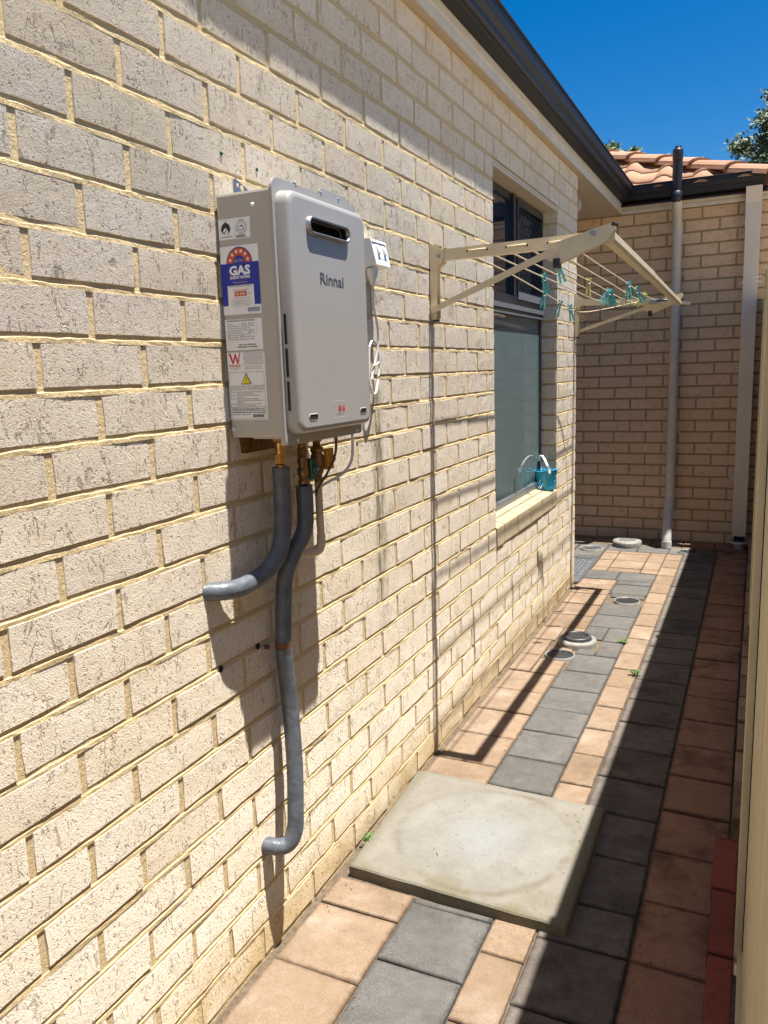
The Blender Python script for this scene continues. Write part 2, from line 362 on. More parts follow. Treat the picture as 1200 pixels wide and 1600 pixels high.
# ------------------------------------------------------------------ brick pieces
def brick_mesh(name, L, H, mat, seed, axis='y', nx=5, nz=2, rough=.0016):
    """front-face brick skin centred on origin; faces +X (axis 'y') or -Y (axis 'x')"""
    r = random.Random(seed); vs = []; fs = []; depth = .009; ins = .0022
    idx = {}
    for j in range(nz + 1):
        for i in range(nx + 1):
            u = -L / 2 + ins + (L - 2 * ins) * i / nx; w = -H / 2 + ins + (H - 2 * ins) * j / nz
            e = i in (0, nx) or j in (0, nz)
            u += r.uniform(-1, 1) * .0012; w += r.uniform(-1, 1) * .001
            d = r.uniform(-rough, rough * .5) - (.0006 if e else 0)
            idx[i, j] = len(vs); vs.append((u, w, d))
    ring = [(i, 0) for i in range(nx)] + [(nx, j) for j in range(nz)] + [(i, nz) for i in range(nx, 0, -1)] + [(0, j) for j in range(nz, 0, -1)]
    for j in range(nz):
        for i in range(nx): fs.append((idx[i, j], idx[i + 1, j], idx[i + 1, j + 1], idx[i, j + 1]))
    nf = len(fs); k = len(vs)
    for i, j in ring:
        u, w, d = vs[idx[i, j]]
        cu = u + (ins if i == nx else -ins if i == 0 else 0); cw = w + (ins if j == nz else -ins if j == 0 else 0)
        vs.append((cu, cw, -depth))
    n = len(ring)
    for a in range(n):
        b = (a + 1) % n; fs.append((idx[ring[b]], idx[ring[a]], k + a, k + b))
    if axis == 'y': co = [(d, u, w) for u, w, d in vs]
    else: co = [(u, -d, w) for u, w, d in vs]; fs = fs  # (x, y, z) with front towards -Y
    me = bpy.data.meshes.new(name); me.from_pydata(co, [], fs)
    me.polygons.foreach_set('use_smooth', [i < nf for i in range(len(fs))]); me.materials.append(MT[mat])
    at = me.attributes.new('sharp_edge', 'BOOLEAN', 'EDGE')
    rs = {frozenset((idx[ring[a]], idx[ring[(a + 1) % n]])) for a in range(n)}
    at.data.foreach_set('value', [frozenset(e.vertices) in rs for e in me.edges])
    bm = bmesh.new(); bm.from_mesh(me)
    want = Vector((1, 0, 0)) if axis == 'y' else Vector((0, -1, 0))
    bm.normal_update(); bm.faces.ensure_lookup_table()
    if bm.faces[0].normal.dot(want) < 0: bmesh.ops.reverse_faces(bm, faces=bm.faces[:])
    bm.to_mesh(me); bm.free(); return me

def addm(b_, me, fn):
    k0 = len(b_.v); b_.v += [fn(q.co) for q in me.vertices]
    for p in me.polygons: b_.f.append([i + k0 for i in p.vertices]); b_.sm.append(False)
CH = .086; PB = .24; LB = .2285; HB = .0742
YC = 4.985; WY0, WY1, WZ0, WZ1 = 3.30, 4.465, .688, 2.236
def proj(p):
    v = Vector(p) - CAMP; z = v.dot(CF)
    if z < .05: return None
    return 600 + 1231.86 * v.dot(CR) / z, 800 - 1231.86 * v.dot(CU) / z
def area(cs):
    q = [proj(c) for c in cs]
    if any(x is None for x in q): return 0
    xs = [x[0] for x in q]; ys = [x[1] for x in q]
    if max(xs) < 0 or min(xs) > 1200 or max(ys) < 0 or min(ys) > 1600: return 0
    return (max(xs) - min(xs)) * (max(ys) - min(ys))

# ------------------------------------------------------------------ ground and path
g = B(); g.add([(-60, -60, -.06), (60, -60, -.06), (60, 90, -.06), (-60, 90, -.06)], [(0, 1, 2, 3)])
g.build('ground', 'ground', kind='structure')
path = B(); path.box(-1.6, 1.05, -1.2, 6.46, -.055, -.009)
path_o = path.build('path', 'sand', kind='structure')

PM = {}
def paver_mesh(w, l, mat, var):
    key = (round(w, 4), round(l, 4), mat, var)
    if key in PM: return PM[key]
    r = random.Random(hash((var, int(w * 1e4), int(l * 1e4))) & 0xffff); c = .0038
    def ring(dx, dy, z, j=0): return [(sx * (w / 2 - dx) + r.uniform(-j, j), sy * (l / 2 - dy) + r.uniform(-j, j), z) for sx, sy in ((-1, -1), (1, -1), (1, 1), (-1, 1))]
    a = ring(0, 0, -.03); b = ring(0, 0, -c * 1.1, .0006); d = ring(c * .45, c * .45, -c * .3, .0004); e = ring(c * 1.3, c * 1.3, 0, .0006)
    vs = a + b + d + e; fs = [(12, 13, 14, 15)]
    for k in (0, 4, 8):
        for i in range(4): fs.append((k + i, k + (i + 1) % 4, k + 4 + (i + 1) % 4, k + 4 + i))
    me = bpy.data.meshes.new('paver'); me.from_pydata(vs, [], fs); me.materials.append(MT[mat]); PM[key] = me; return me
def paver(x0, x1, y0, y1, mat, gap=.004, name='paver'):
    if x1 - x0 < .02 or y1 - y0 < .02: return
    w = x1 - x0 - gap; l = y1 - y0 - gap
    o = bpy.data.objects.new(name, paver_mesh(w, l, mat, rnd.randrange(4))); COL.objects.link(o); o.parent = path_o
    o.location = ((x0 + x1) / 2 + rnd.uniform(-.0008, .0008), (y0 + y1) / 2 + rnd.uniform(-.0012, .0012), rnd.uniform(-.0022, .0004)); q = 1.9 if mat in ('brown', 'darkgrey') else 1.0; o.rotation_euler = (rnd.uniform(-.007, .007) * q, rnd.uniform(-.009, .009) * q, rnd.uniform(-.006, .006) * q); o.location.z -= rnd.uniform(0, .0022) * (q - 1)
HOLES = [(.135, .358, 3.79, 3.955), (.12, .265, 3.60, 3.745), (.262, .464, 4.61, 4.755)]
def column(x0, x1, anchor, pitch, ya, yb, mat, near=None):
    y = anchor - math.ceil((anchor - ya) / pitch) * pitch
    while y < yb - .01:
        a, b = max(y, ya), min(y + pitch, yb); y += pitch
        if b - a < .02: continue
        cut = [h for h in HOLES if h[0] < x1 - .01 and h[1] > x0 + .01 and h[2] < b - .005 and h[3] > a + .005]
        if not cut: paver(x0, x1, a, b, mat); continue
        rects = [(x0, x1, a, b)]
        for h in cut:
            nr = []
            for q in rects:
                if h[0] >= q[1] or h[1] <= q[0] or h[2] >= q[3] or h[3] <= q[2]: nr.append(q); continue
                if h[0] - q[0] > .015: nr.append((q[0], h[0], q[2], q[3]))
                if q[1] - h[1] > .015: nr.append((h[1], q[1], q[2], q[3]))
                cx0, cx1 = max(q[0], h[0]), min(q[1], h[1])
                if h[2] - q[2] > .015: nr.append((cx0, cx1, q[2], h[2]))
                if q[3] - h[3] > .015: nr.append((cx0, cx1, h[3], q[3]))
            rects = nr
        for q in rects: paver(*q, mat)
SY0, SY1 = 1.748, 2.322
X = [.016, .2465, .468, .580, .803, 1.006]
column(X[0], X[1], 1.405, .2265, -.8, SY0 - .004, 'pink'); column(X[0], X[1], 4.098, .2285, SY1 + .004, 5.145, 'pink')
column(X[1], X[2], 1.50, .2225, -.8, SY0 - .004, 'grey'); column(X[1], X[2], 3.045, .2235, SY1 + .004, 5.145, 'grey')
column(X[2], X[3], 1.617, .2225, -.8, SY0 - .004, 'pink'); column(X[2], X[3], 3.145, .2215, SY1 + .004, 5.99, 'pink')
column(X[3], X[4], 1.72, .230, -.8, 1.72, 'darkgrey'); column(X[3], X[4], 3.265, .2305, 1.72, 6.215, 'darkgrey')
column(X[4], X[5], 3.375, .236, -.8, 6.215, 'brown')
# grey row turning left, pink field, grey cross row, pink row at the wall
for a in (0.0, .2335): paver(a + .002, a + .2335, 5.149, 5.372, 'grey')
for j, (ya, yb) in enumerate(((5.376, 5.48), (5.48, 5.70), (5.70, 5.92), (5.92, 5.99))):
    for a, b in ((.03, .137), (.137, .357), (.357, .468)): paver(a, b, ya, yb, 'pink')
for a in (-1.1, -.875, -.65, -.425, -.2, .025, .25): paver(a, min(a + .225, .58), 5.994, 6.215, 'grey')
paver(.475, .58, 5.994, 6.215, 'grey')
for a in (-.65, -.425, -.2): paver(a, a + .225, 5.78, 5.99, 'grey')
paver(-.2, .03, 5.70, 5.78, 'grey')
for i in range(10): paver(-1.25 + .225 * i, -1.025 + .225 * i, 6.219, 6.44, 'pink' if i < 8 else 'brown')
for j in range(4):
    for a in (-.56, -.78): paver(a, a + .22, 4.99 + .2 * j, 5.19 + .2 * j, 'pink')

# ------------------------------------------------------------------ concrete slab
t = thing('concrete_slab', 'square raised concrete slab with a pale round stain by the wall', 'slab', (.345, 2.02, 0))
b = B(); rr = random.Random(3); pts = []
def edge(a, c, n):
    for i in range(n):
        q = i / n; pts.append((a[0] + (c[0] - a[0]) * q + rr.uniform(-.002, .002), a[1] + (c[1] - a[1]) * q + rr.uniform(-.002, .002)))
cs = [(.040, SY0 + .012), (.653, SY0 - .01), (.648, SY1), (.012, SY1 + .008)]
for i in range(4): edge(cs[i], cs[(i + 1) % 4], 9)
n = len(pts); cxm, cym = .345, 2.02
def shr(p, k): return (cxm + (p[0] - cxm) * k, cym + (p[1] - cym) * k)
rings = [[(p[0], p[1], -.01) for p in pts], [(p[0], p[1], .024) for p in pts], [(*shr(p, .985), .0285 + rr.uniform(-.0006, .0006)) for p in pts], [(*shr(p, .96), .0297) for p in pts]]
vs = sum(rings, []); fs = [tuple(range(3 * n, 4 * n))]
for k in range(3):
    for i in range(n): fs.append((k * n + i, k * n + (i + 1) % n, (k + 1) * n + (i + 1) % n, (k + 1) * n + i))
b.add(vs, fs); b.build('slab_body', 'slab', t)

# ------------------------------------------------------------------ side wall of the house
wall = thing('house_wall', 'long cream brick side wall of the house carrying the water heater', 'wall', (0, 2.5, 0))
WO = Vector((0, 2.5, 0))
b = B()
# core behind the mortar (thick), with the window opening left out
def core(b, x0, x1, pad=0):
    b.box(x0, x1, -.9, WY0 - .006, -.03, 29 * CH); b.box(x0, x1, WY1 + .006, YC - .012, -.03, 29 * CH)
    b.box(x0, x1, WY0 - .006, WY1 + .006, -.03, WZ0 - .09); b.box(x0, x1, WY0 - .006, WY1 + .006, WZ1 + .004, 29 * CH)
core(b, -.11, -.0034)
# bed joints: raked at the top, weathered out to the brick below
rj = random.Random(11)
def bed_y(b, y0, y1, z):
    n = max(2, int((y1 - y0) / .022)); zt = z + .0065; zb = z - .0065; vs = []
    for i in range(n + 1):
        y = y0 + (y1 - y0) * i / n; j = rj.uniform(-1, 1)
        vs += [(-.0066, y, zt + .002), (-.0064 + j * .0004, y, z + .0036 + j * .0010), (-.0013 + rj.uniform(-.0009, .0009), y, z - .0012 + rj.uniform(-.0012, .0012)), (-.0012, y, zb - .002)]
    fs = []
    for i in range(n):
        for k in range(3): fs.append((i * 4 + k, i * 4 + k + 1, i * 4 + 5 + k, i * 4 + 4 + k))
    b.add(vs, fs)
mb = B()
for k in range(1, 30):
    z = k * CH
    if z < WZ0 - .02 or z > WZ1 + .01: bed_y(mb, -.9, YC - .008, z)
    else:
        bed_y(mb, -.9, WY0 - .004, z); bed_y(mb, WY1 + .004, YC - .008, z)
b.build('mortar', 'mortar', wall); mb.build('bed_joints', 'mortar', wall)

VAR = 10
BM = [brick_mesh('brick', LB, HB, 'brick', 100 + i) for i in range(VAR)]
cand = []
for k in range(29):
    z0 = k * CH; ph = (.07 if k % 2 else -.05)
    nlo = int((-.9 - ph) / PB) - 1
    for nn in range(nlo, 24):
        y0 = ph + nn * PB; y1 = y0 + PB; y1 = min(y1, YC + .006)
        if y1 - y0 < .03 or y0 < -.9: continue
        segs = [(y0, y1)]
        if z0 > WZ0 - CH - .02 and z0 + CH < WZ1 + .03:
            if abs(z0 - (WZ0 - CH)) < .02:
                segs = [(a, c) for a, c in ((y0, min(y1, WY0 + .006)), (max(y0, WY1 - .006), y1)) if c - a > .03]
            else: segs = [(a, c) for a, c in ((y0, min(y1, WY0 + .006)), (max(y0, WY1 - .006), y1)) if c - a > .03]
        for a, c in segs:
            ar = area([(0, y, z) for y in (a, c) for z in (z0, z0 + CH)])
            if 0 < ar and 1.28 < (z0 + .04) < 1.72 and 1.46 < (a + c) / 2 < 1.70: ar = 1   # behind the heater
            cand.append((ar, a, c, z0, rnd.randrange(VAR)))
cand.sort(reverse=True)
stuff = B()
for i, (ar, a, c, z0, v) in enumerate(cand):
    s = (c - a - (PB - LB)) / LB
    dx = rnd.uniform(-.0012, .0012)
    if i < 292 and ar > 0:
        o = bpy.data.objects.new('brick', BM[v]); COL.objects.link(o); o.parent = wall
        o.location = Vector((dx, (a + c) / 2, z0 + CH / 2)) - WO; o.scale = (1, s, 1); o.rotation_euler = (rnd.uniform(-.004, .004), rnd.uniform(-.01, .01), rnd.uniform(-.006, .006))
    else:
        me = BM[v]; addm(stuff, me, lambda q: (q.x + dx, q.y * s + (a + c) / 2, q.z + z0 + CH / 2))
so = stuff.build('brickwork', 'brick', wall, False, kind='stuff')
# returned bricks of the window jambs and the end of the wall
for k in range(8, 26):
    z0 = k * CH + .006; z1 = (k + 1) * CH - .006
    B().box(-.104, -.009, WY1 - .002 + rnd.uniform(0, .002), WY1 + .05, z0, z1, .0025).build('brick', 'brick', wall)
eb = B()
for k in range(8, 26): eb.box(-.104, -.009, WY0 - .05, WY0 + .001, k * CH + .006, (k + 1) * CH - .006)
for k in range(29): eb.box(-.108, -.009, YC - .05, YC + .001, k * CH + .006, (k + 1) * CH - .006)
eb.build('wall_end_bricks', 'brick', wall, kind='stuff')
# sill bricks with a splayed top
ys = [WY0 + .002, 3.413 + .0, 3.649, 3.885, 4.121, 4.357, WY1 - .002]
for i in range(6):
    a, c = ys[i] + .003, ys[i + 1] - .003
    B().prism([(-.10, WZ0 - .084), (.004 + rnd.uniform(-.001, .001), WZ0 - .082), (.004, WZ0 + .0), (.0, WZ0 + .004), (-.10, WZ0 + .032)], a, c, 'y').build('sill_brick', 'sill', wall)
B().box(-.10, -.004, WY0, WY1, WZ0 - .088, WZ0 - .002).build('sill_mortar', 'mortar', wall)
B().box(-.10, -.004, WY0 + .003, WY1 - .003, WZ1 - .026, WZ1 - .012).box(-.012, -.0022, WY0 - .004, WY1 + .06, WZ1 - .012, WZ1 - .002).build('lintel', 'soffit', wall)
# drilled holes, plugs
for (y, z) in ((1.304, .772), (1.446, .775)):
    B().lathe((.0005, y, z), [(.008, 0), (.007, .001), (.0, .001)], 12, 'x').build('drill_hole', 'void', wall)
for (y, z) in ((1.555, 1.838), (1.428, 1.844)):
    B().lathe((.0, y, z), [(.004, 0), (.004, .003), (.0025, .004), (0, .003)], 10, 'x').build('wall_plug', 'green', wall)
# window
wf = B(); XF = -.086
wf.box(XF - .03, XF, WY0 + .003, WY0 + .04, WZ0 + .028, WZ1 - .027); wf.box(XF - .03, XF, WY1 - .036, WY1 - .004, WZ0 + .028, WZ1 - .027)
wf.box(XF - .03, XF + .0012, WY0 + .003, WY1 - .004, WZ1 - .062, WZ1 - .027)
wf.box(XF - .03, XF + .006, WY0 + .003, WY1 - .004, 1.655, 1.735)
wf.box(XF - .028, XF + .014, 3.86, 3.90, 1.736, WZ1 - .03); wf.box(XF - .028, XF + .006, 3.90, 3.935, 1.736, WZ1 - .03)
win = wf.build('window', 'frame', wall)
B().box(XF - .02, XF + .012, WY0 + .003, WY1 - .004, 1.643, 1.654).box(XF - .02, XF + .016, WY0 + .003, WY1 - .004, 1.668, 1.690).build('transom_rail', 'frame_sill', win)
B().box(XF - .03, XF + .004, WY0 + .003, WY1 - .004, WZ0 + .028, WZ0 + .062).build('bottom_rail', 'frame_sill', win)
B().box(XF - .012, XF - .008, WY0 + .04, WY1 - .036, WZ0 + .062, 1.643).build('frosted_pane', 'glass_frost', win)
B().box(XF - .012, XF - .008, WY0 + .04, 3.86, 1.736, WZ1 - .062).build('pane', 'glass_dark', win)
B().box(XF - .022, XF - .018, 3.935, WY1 - .036, 1.75, WZ1 - .062).build('pane', 'glass_dark', win)
fr = B(); fr.box(XF, XF + .012, 3.935, 3.96, 1.736, WZ1 - .04); fr.box(XF, XF + .012, WY1 - .05, WY1 - .026, 1.736, WZ1 - .04); fr.box(XF, XF + .0125, 3.935, WY1 - .026, WZ1 - .07, WZ1 - .0405); fr.build('screen_frame', 'frame', win)
B().box(XF, XF + .016, 3.935, WY1 - .026, 1.722, 1.757).build('screen_rail', 'frame_sill', win)
ms = B(); y0, y1, z0, z1 = 3.96, WY1 - .05, 1.757, WZ1 - .07; dy = .052; dz = .10
def wav(side, x):
    i = 0; y = y0 - dy
    while y < y1 + dy:
        pts_ = []; z = z0; kk = 0
        while z <= z1 + .001:
            yy = y + (dy / 2 if (kk % 2) ^ side else -dy / 2) * .92
            pts_.append((x, min(max(yy, y0), y1), z)); z += dz / 2; kk += 1
        if max(p[1] for p in pts_) > y0 and min(p[1] for p in pts_) < y1: ms.tube(pts_, .0017, 4, cap=False)
        y += dy
wav(0, XF + .006); wav(1, XF + .0062)
ms.build('security_mesh', 'mesh', win)
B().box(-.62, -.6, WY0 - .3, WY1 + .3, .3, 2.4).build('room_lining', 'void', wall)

# ------------------------------------------------------------------ rear wall
YB = 6.452
rear = thing('rear_wall', 'shaded cream brick wall at the far end of the path', 'wall', (0, YB, 0)); RO = Vector((0, YB, 0))
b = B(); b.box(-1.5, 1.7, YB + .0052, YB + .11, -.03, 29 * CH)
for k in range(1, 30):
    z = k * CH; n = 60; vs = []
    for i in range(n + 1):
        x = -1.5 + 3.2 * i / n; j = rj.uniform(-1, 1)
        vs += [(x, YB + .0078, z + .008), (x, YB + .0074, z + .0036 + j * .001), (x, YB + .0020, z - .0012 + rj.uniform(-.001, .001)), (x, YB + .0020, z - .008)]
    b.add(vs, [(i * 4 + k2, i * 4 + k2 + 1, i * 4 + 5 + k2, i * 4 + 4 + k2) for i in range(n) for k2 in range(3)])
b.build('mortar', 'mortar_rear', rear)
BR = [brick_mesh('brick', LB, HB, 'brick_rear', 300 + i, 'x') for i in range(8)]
cnt = 0; st2 = B()
for k in range(29):
    ph = (-.114 if k % 2 == 0 else .006) - .006 - 1.2
    for nn in range(-1, 14):
        a = max(ph + nn * PB, -1.5); c = min(ph + nn * PB + PB, 1.7)
        if c - a < .03: continue
        s = (c - a - (PB - LB)) / LB; me = BR[rnd.randrange(8)]
        if c > -.42 and a < 1.3:
            o = bpy.data.objects.new('brick', me); COL.objects.link(o); o.parent = rear; cnt += 1
            o.location = Vector(((a + c) / 2, YB + rnd.uniform(-.001, .001), k * CH + CH / 2)) - RO; o.scale = (s, 1, 1); o.rotation_euler = (rnd.uniform(-.01, .01), rnd.uniform(-.004, .004), rnd.uniform(-.006, .006))
        else: addm(st2, me, lambda q: (q.x * s + (a + c) / 2, q.y + YB, q.z + k * CH + CH / 2))
st2.build('brickwork', 'brick_rear', rear, False, kind='stuff')

# ------------------------------------------------------------------ eaves, gutters, roofs
ZW = 29 * CH
GX = .135; GZ0, GZ1 = 2.562, 2.672; GY = YB - GX
eav = thing('house_eaves', 'charcoal gutter and cream fascia running along the top of the side wall', 'gutter', (0, 2.5, 2.5))
IY = YB - .034
B().prism([(.006, ZW + .001), (.030, ZW + .001), (.030, ZW + .006), (.006, ZW + .006)], -1.0, IY, 'y').build('soffit_strip', 'soffit', eav)
B().box(-1.5, .006, YC - .01, YB + .0, ZW + .0015, ZW + .008).box(-.3, .006, -1., YC - .01, ZW + .0015, ZW + .008).build('soffit_lining', 'soffit', eav)
fp = [(.030, ZW - .004), (.040, ZW - .004), (.040, ZW + .022), (.036, ZW + .026), (.036, ZW + .034), (.040, ZW + .038), (.040, ZW + .072), (.0365, ZW + .075), (.0365, ZW + .08), (.040, ZW + .083), (.040, ZW + .15), (.030, ZW + .15)]
B().prism(fp, -1.0, IY, 'y').build('fascia', 'fascia', eav)
gp = [(.041, GZ0), (.088, GZ0), (.092, GZ0 + .004), (.104, GZ0 + .006), (.110, GZ0 + .016), (.112, GZ0 + .034), (.124, GZ0 + .05), (GX - .006, GZ0 + .07), (GX - .006, GZ1 - .012), (GX, GZ1 - .010), (GX, GZ1 - .002), (GX - .004, GZ1), (GX - .01, GZ1 - .003), (GX - .012, GZ0 + .07), (.10, GZ0 + .02), (.088, GZ0 + .006), (.041, GZ0 + .006)]
gb = B()
for (i, j) in zip(range(len(gp)), list(range(1, len(gp))) + [0]):
    p, q = gp[i], gp[j]
    gb.add([(p[0], -1.0, p[1]), (q[0], -1.0, q[1]), (q[0], YB - q[0], q[1]), (p[0], YB - p[0], p[1])], [(0, 1, 2, 3)])
gb.build('gutter', 'gutter', eav)
eav2 = thing('rear_eaves', 'charcoal gutter and cream fascia across the top of the far wall', 'gutter', (.5, YB, 2.5))
fb_ = B(); fq = [(YB - u, z) for u, z in fp]
fb_.prism(fq, .041, 1.6, 'x'); fb_.build('fascia', 'fascia', eav2)
gb = B()
for (i, j) in zip(range(len(gp)), list(range(1, len(gp))) + [0]):
    p, q = gp[i], gp[j]
    gb.add([(p[0], YB - p[0], p[1]), (q[0], YB - q[0], q[1]), (1.75, YB - q[0], q[1]), (1.75, YB - p[0], p[1])], [(0, 1, 2, 3)])
gb.build('gutter', 'gutter', eav2)

TAN = math.tan(R(23.5))
roof = thing('tiled_roof', 'orange terracotta tiled roof with a ridge above the far gutter', 'roof', (.5, YB, 2.67)); RFO = Vector((.5, YB, 2.67))
EY = GY + .015; EZ = 2.668
# wavy tile: width .30, length .36 along the slope, facing up slope +Y
def tile_mesh(sd):
    r = random.Random(sd); prof = []
    for i in range(11):
        u = i / 10; x = -.155 + .31 * u
        h = .034 * math.sin(math.pi * min(1, u / .48)) ** 1.1 if u < .48 else -.004 * math.sin(math.pi * (u - .48) / .52)
        prof.append((x, h))
    vs = [(x, 0, h) for x, h in prof] + [(x, .36, h - .0) for x, h in prof] + [(x, 0, h - .017) for x, h in prof] + [(x, .36, h - .017) for x, h in prof]
    n = 11; fs = []
    for i in range(10):
        fs += [(i, i + 1, n + i + 1, n + i), (i, 2 * n + i, 2 * n + i + 1, i + 1)]
    me = bpy.data.meshes.new('roof_tile'); me.from_pydata(vs, [], fs); me.polygons.foreach_set('use_smooth', [i % 2 == 0 for i in range(len(fs))]); me.materials.append(MT['tile']); return me
TMs = [tile_mesh(i) for i in range(2)]
pitch = math.atan(TAN); row = .30
for j in range(5):
    yy = EY + row * j; off = .13 if j % 2 else 0
    for i in range(-10, 8):
        x = .10 + .285 * i
        s_ = yy - EY
        if x < .02 - s_ - .3 or x > 1.06 - s_ - .02: continue
        o = bpy.data.objects.new('roof_tile', TMs[(i + j) % 2]); COL.objects.link(o); o.parent = roof
        o.location = Vector((x, yy + rnd.uniform(-.004, .004), EZ + s_ * TAN - .045)) - RFO; o.rotation_euler = (pitch - .035, rnd.uniform(-.01, .01), rnd.uniform(-.012, .012))
hz = B(); H0 = Vector((1.20, EY, EZ)); n_c = 9
hb = B()
hb.add([(-2.32, EY + 3.4 - .0, EZ + 3.4 * TAN - .14), (1.08, EY, EZ - .14), (-2.2 + .0, EY, EZ - .14)], [(0, 1, 2)])
hb.add([(-2.32, EY + 3.4, EZ + 3.4 * TAN - .14), (1.08, EY, EZ - .14), (1.08, EY + 3.4, EZ - .14)], [(0, 1, 2)])
# bedding mortar under the hip caps
for i in range(1): hb.bar((1.07, EY + .02, EZ - .065), (1.07 - 2.4, EY + 2.42, EZ + 2.4 * TAN - .065), .13, .09)
hb.build('tile_bedding', 'bedding', roof)
hd = Vector((-1, 1, TAN)).normalized()
for i in range(7):
    a = Vector((1.09, EY - .01, EZ - .065)) + hd * (i * .40); q = a + hd * .44
    cb = B(); ring1 = []; ring2 = []; side = hd.cross(Vector((0, 0, 1))).normalized(); up = side.cross(hd).normalized()
    nseg = 8; vs = []
    for (p, w, lift) in ((a, .135, .02), (q, .105, .0)):
        for kk in range(nseg + 1):
            an = math.pi * kk / nseg; vs.append(p + side * (math.cos(an) * w) + up * (abs(math.sin(an)) ** .8 * .062 + lift))
        for kk in range(nseg + 1):
            an = math.pi * kk / nseg; vs.append(p + side * (math.cos(an) * (w - .014)) + up * (abs(math.sin(an)) ** .8 * .048 + lift - .006))
    n = nseg + 1; fs = []
    for kk in range(nseg):
        fs.append((kk, kk + 1, 2 * n + kk + 1, 2 * n + kk)); fs.append((kk, n + kk, n + kk + 1, kk + 1)); fs.append((n + kk, 3 * n + kk, 3 * n + kk + 1, n + kk + 1)); fs.append((2 * n + kk, 2 * n + kk + 1, 3 * n + kk + 1, 3 * n + kk))
    cb.add(vs, fs, False); cb.build('ridge_cap', 'tile', roof)
# roof over the house itself, rising away from the path
r2 = B(); nx_ = 60
for j in range(16):
    x0 = .075 - j * .30; z0 = EZ + (.075 - x0) * TAN - .035; yend = EY + (.075 - x0) - .02
    n = 60; vs = []
    for i in range(n + 1):
        y = -1.6 + (yend + 1.6) * i / n; h = .02 * math.sin(y / .285 * 2 * math.pi)
        vs += [(x0, y, z0 + h + .02), (x0 - .31, y, z0 + .31 * TAN + h), (x0, y, z0 + h)]
    r2.add(vs, [(i * 3, i * 3 + 3, i * 3 + 4, i * 3 + 1) for i in range(n)] + [(i * 3, i * 3 + 2, i * 3 + 5, i * 3 + 3) for i in range(n)])
hr = thing('house_roof', 'terracotta tiled roof slope over the near house, hidden above its gutter', 'roof', (0, 2, 2.7))
r2.build('roof_tiles', 'tile', hr, kind='stuff')

# ------------------------------------------------------------------ fence
fe = thing('metal_fence', 'tall cream ribbed steel fence close along the right side of the path', 'fence', (1.05, 3, 0))
FH = 1.80
def ribbed(y0, y1):
    pf = []; y = y0; p = .19
    while y < y1 - .001:
        for dy_, xx in ((0, 1.046), (.05, 1.046), (.075, 1.074), (.165, 1.074)):
            if y + dy_ < y1: pf.append((xx, y + dy_))
        y += p
    pf.append((1.05, y1)); vs = []
    for xx, yy in pf: vs += [(xx, yy, .045), (xx, yy, FH - .03)]
    vs2 = [(x + .0015, y, z) for x, y, z in vs]; n = len(vs)
    fs = [(2 * i, 2 * i + 2, 2 * i + 3, 2 * i + 1) for i in range(len(pf) - 1)]
    return B().add(vs, fs).add(vs2, fs)
posts = [-.62, 1.79, 4.16, 6.43]
for a, c in zip(posts[:-1], posts[1:]):
    ribbed(a + .005, c - .005).build('fence_panel', 'fence', fe)
    B().box(1.036, 1.086, a + .02, c - .02, FH - .05, FH - .004, .002).build('top_rail', 'fence', fe)
    B().box(1.036, 1.086, a + .02, c - .02, .03, .07, .002).build('bottom_rail', 'fence', fe)
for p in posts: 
    B().box(1.0445, 1.051, p - .031, p - .026, .05, FH - .05).build('channel_shade_strip', 'void', fe)  # near-black strip added as painted shade where the panel enters the post
    B().box(1.0285, 1.092, p - .026, p + .026, .0, FH, .003).build('fence_post', 'fence_post', fe)
ed = thing('edging_bricks', 'row of brown bricks on edge under the cream fence', 'edging', (1.03, 3, 0))
y = 2.28
while y < 6.3:
    l = .225; B().box(1.010 + rnd.uniform(-.003, .003), 1.034, y + .003, y + l - .003, -.02, .095 + rnd.uniform(-.008, .006), .004).build('brick', 'edge', ed); y += l + .004
for i, (y0, y1, lb) in enumerate(((2.005, 2.250, 'farthest of three loose dark red bricks by the fence foot'), (1.757, 2.000, 'middle one of three loose dark red bricks by the fence foot'), (1.50, 1.750, 'nearest dark red brick by the fence, dusted with dirt'))):
    t = thing('red_brick', lb, 'brick', (1.0, (y0 + y1) / 2, 0), 'dark red bricks lying along the fence'); B().box(.968 + .003 * i, 1.027, y0, y1, .001, .05, .003).build('brick_body', 'redbrick', t)
    if i == 2:
        sb = B()
        for _ in range(14):
            p = Vector((rnd.uniform(.985, 1.02), rnd.uniform(1.55, 1.72), .052)); q = p + Vector((rnd.uniform(-.02, .02), rnd.uniform(-.04, .04), .003)); sb.tube([p, (p + q) / 2 + Vector((.004, 0, .003)), q], .0006, 4)
        sb.build('dry_grass', 'dry', t, kind='stuff')

# ------------------------------------------------------------------ water heater
HX = .146; UY0, UY1 = 1.394, 1.724; UZ0, UZ1 = 1.262, 1.757
u = thing('water_heater', 'grey gas water heater box with stickers mounted on the brick wall', 'water heater', (0, 1.55, UZ0))
B().box(.004, .1395, UY0, UY1, UZ0, UZ1, .006).build('case', 'unit_side', u)
fl = B(); fy0, fy1, fz0, fz1 = 1.382, 1.741, 1.246, 1.774
fl.prism([(y, z) for y, z in rrect(fy0, fy1, fz0, fz1, .022)], .1395, .1465, 'x'); fl.build('flange', 'unit_front', u)
B().prism([(y, z) for y, z in rrect(1.575, 1.705, 1.765, 1.786, .008)], .1405, .1455, 'x').build('flange_tab', 'unit_front', u)
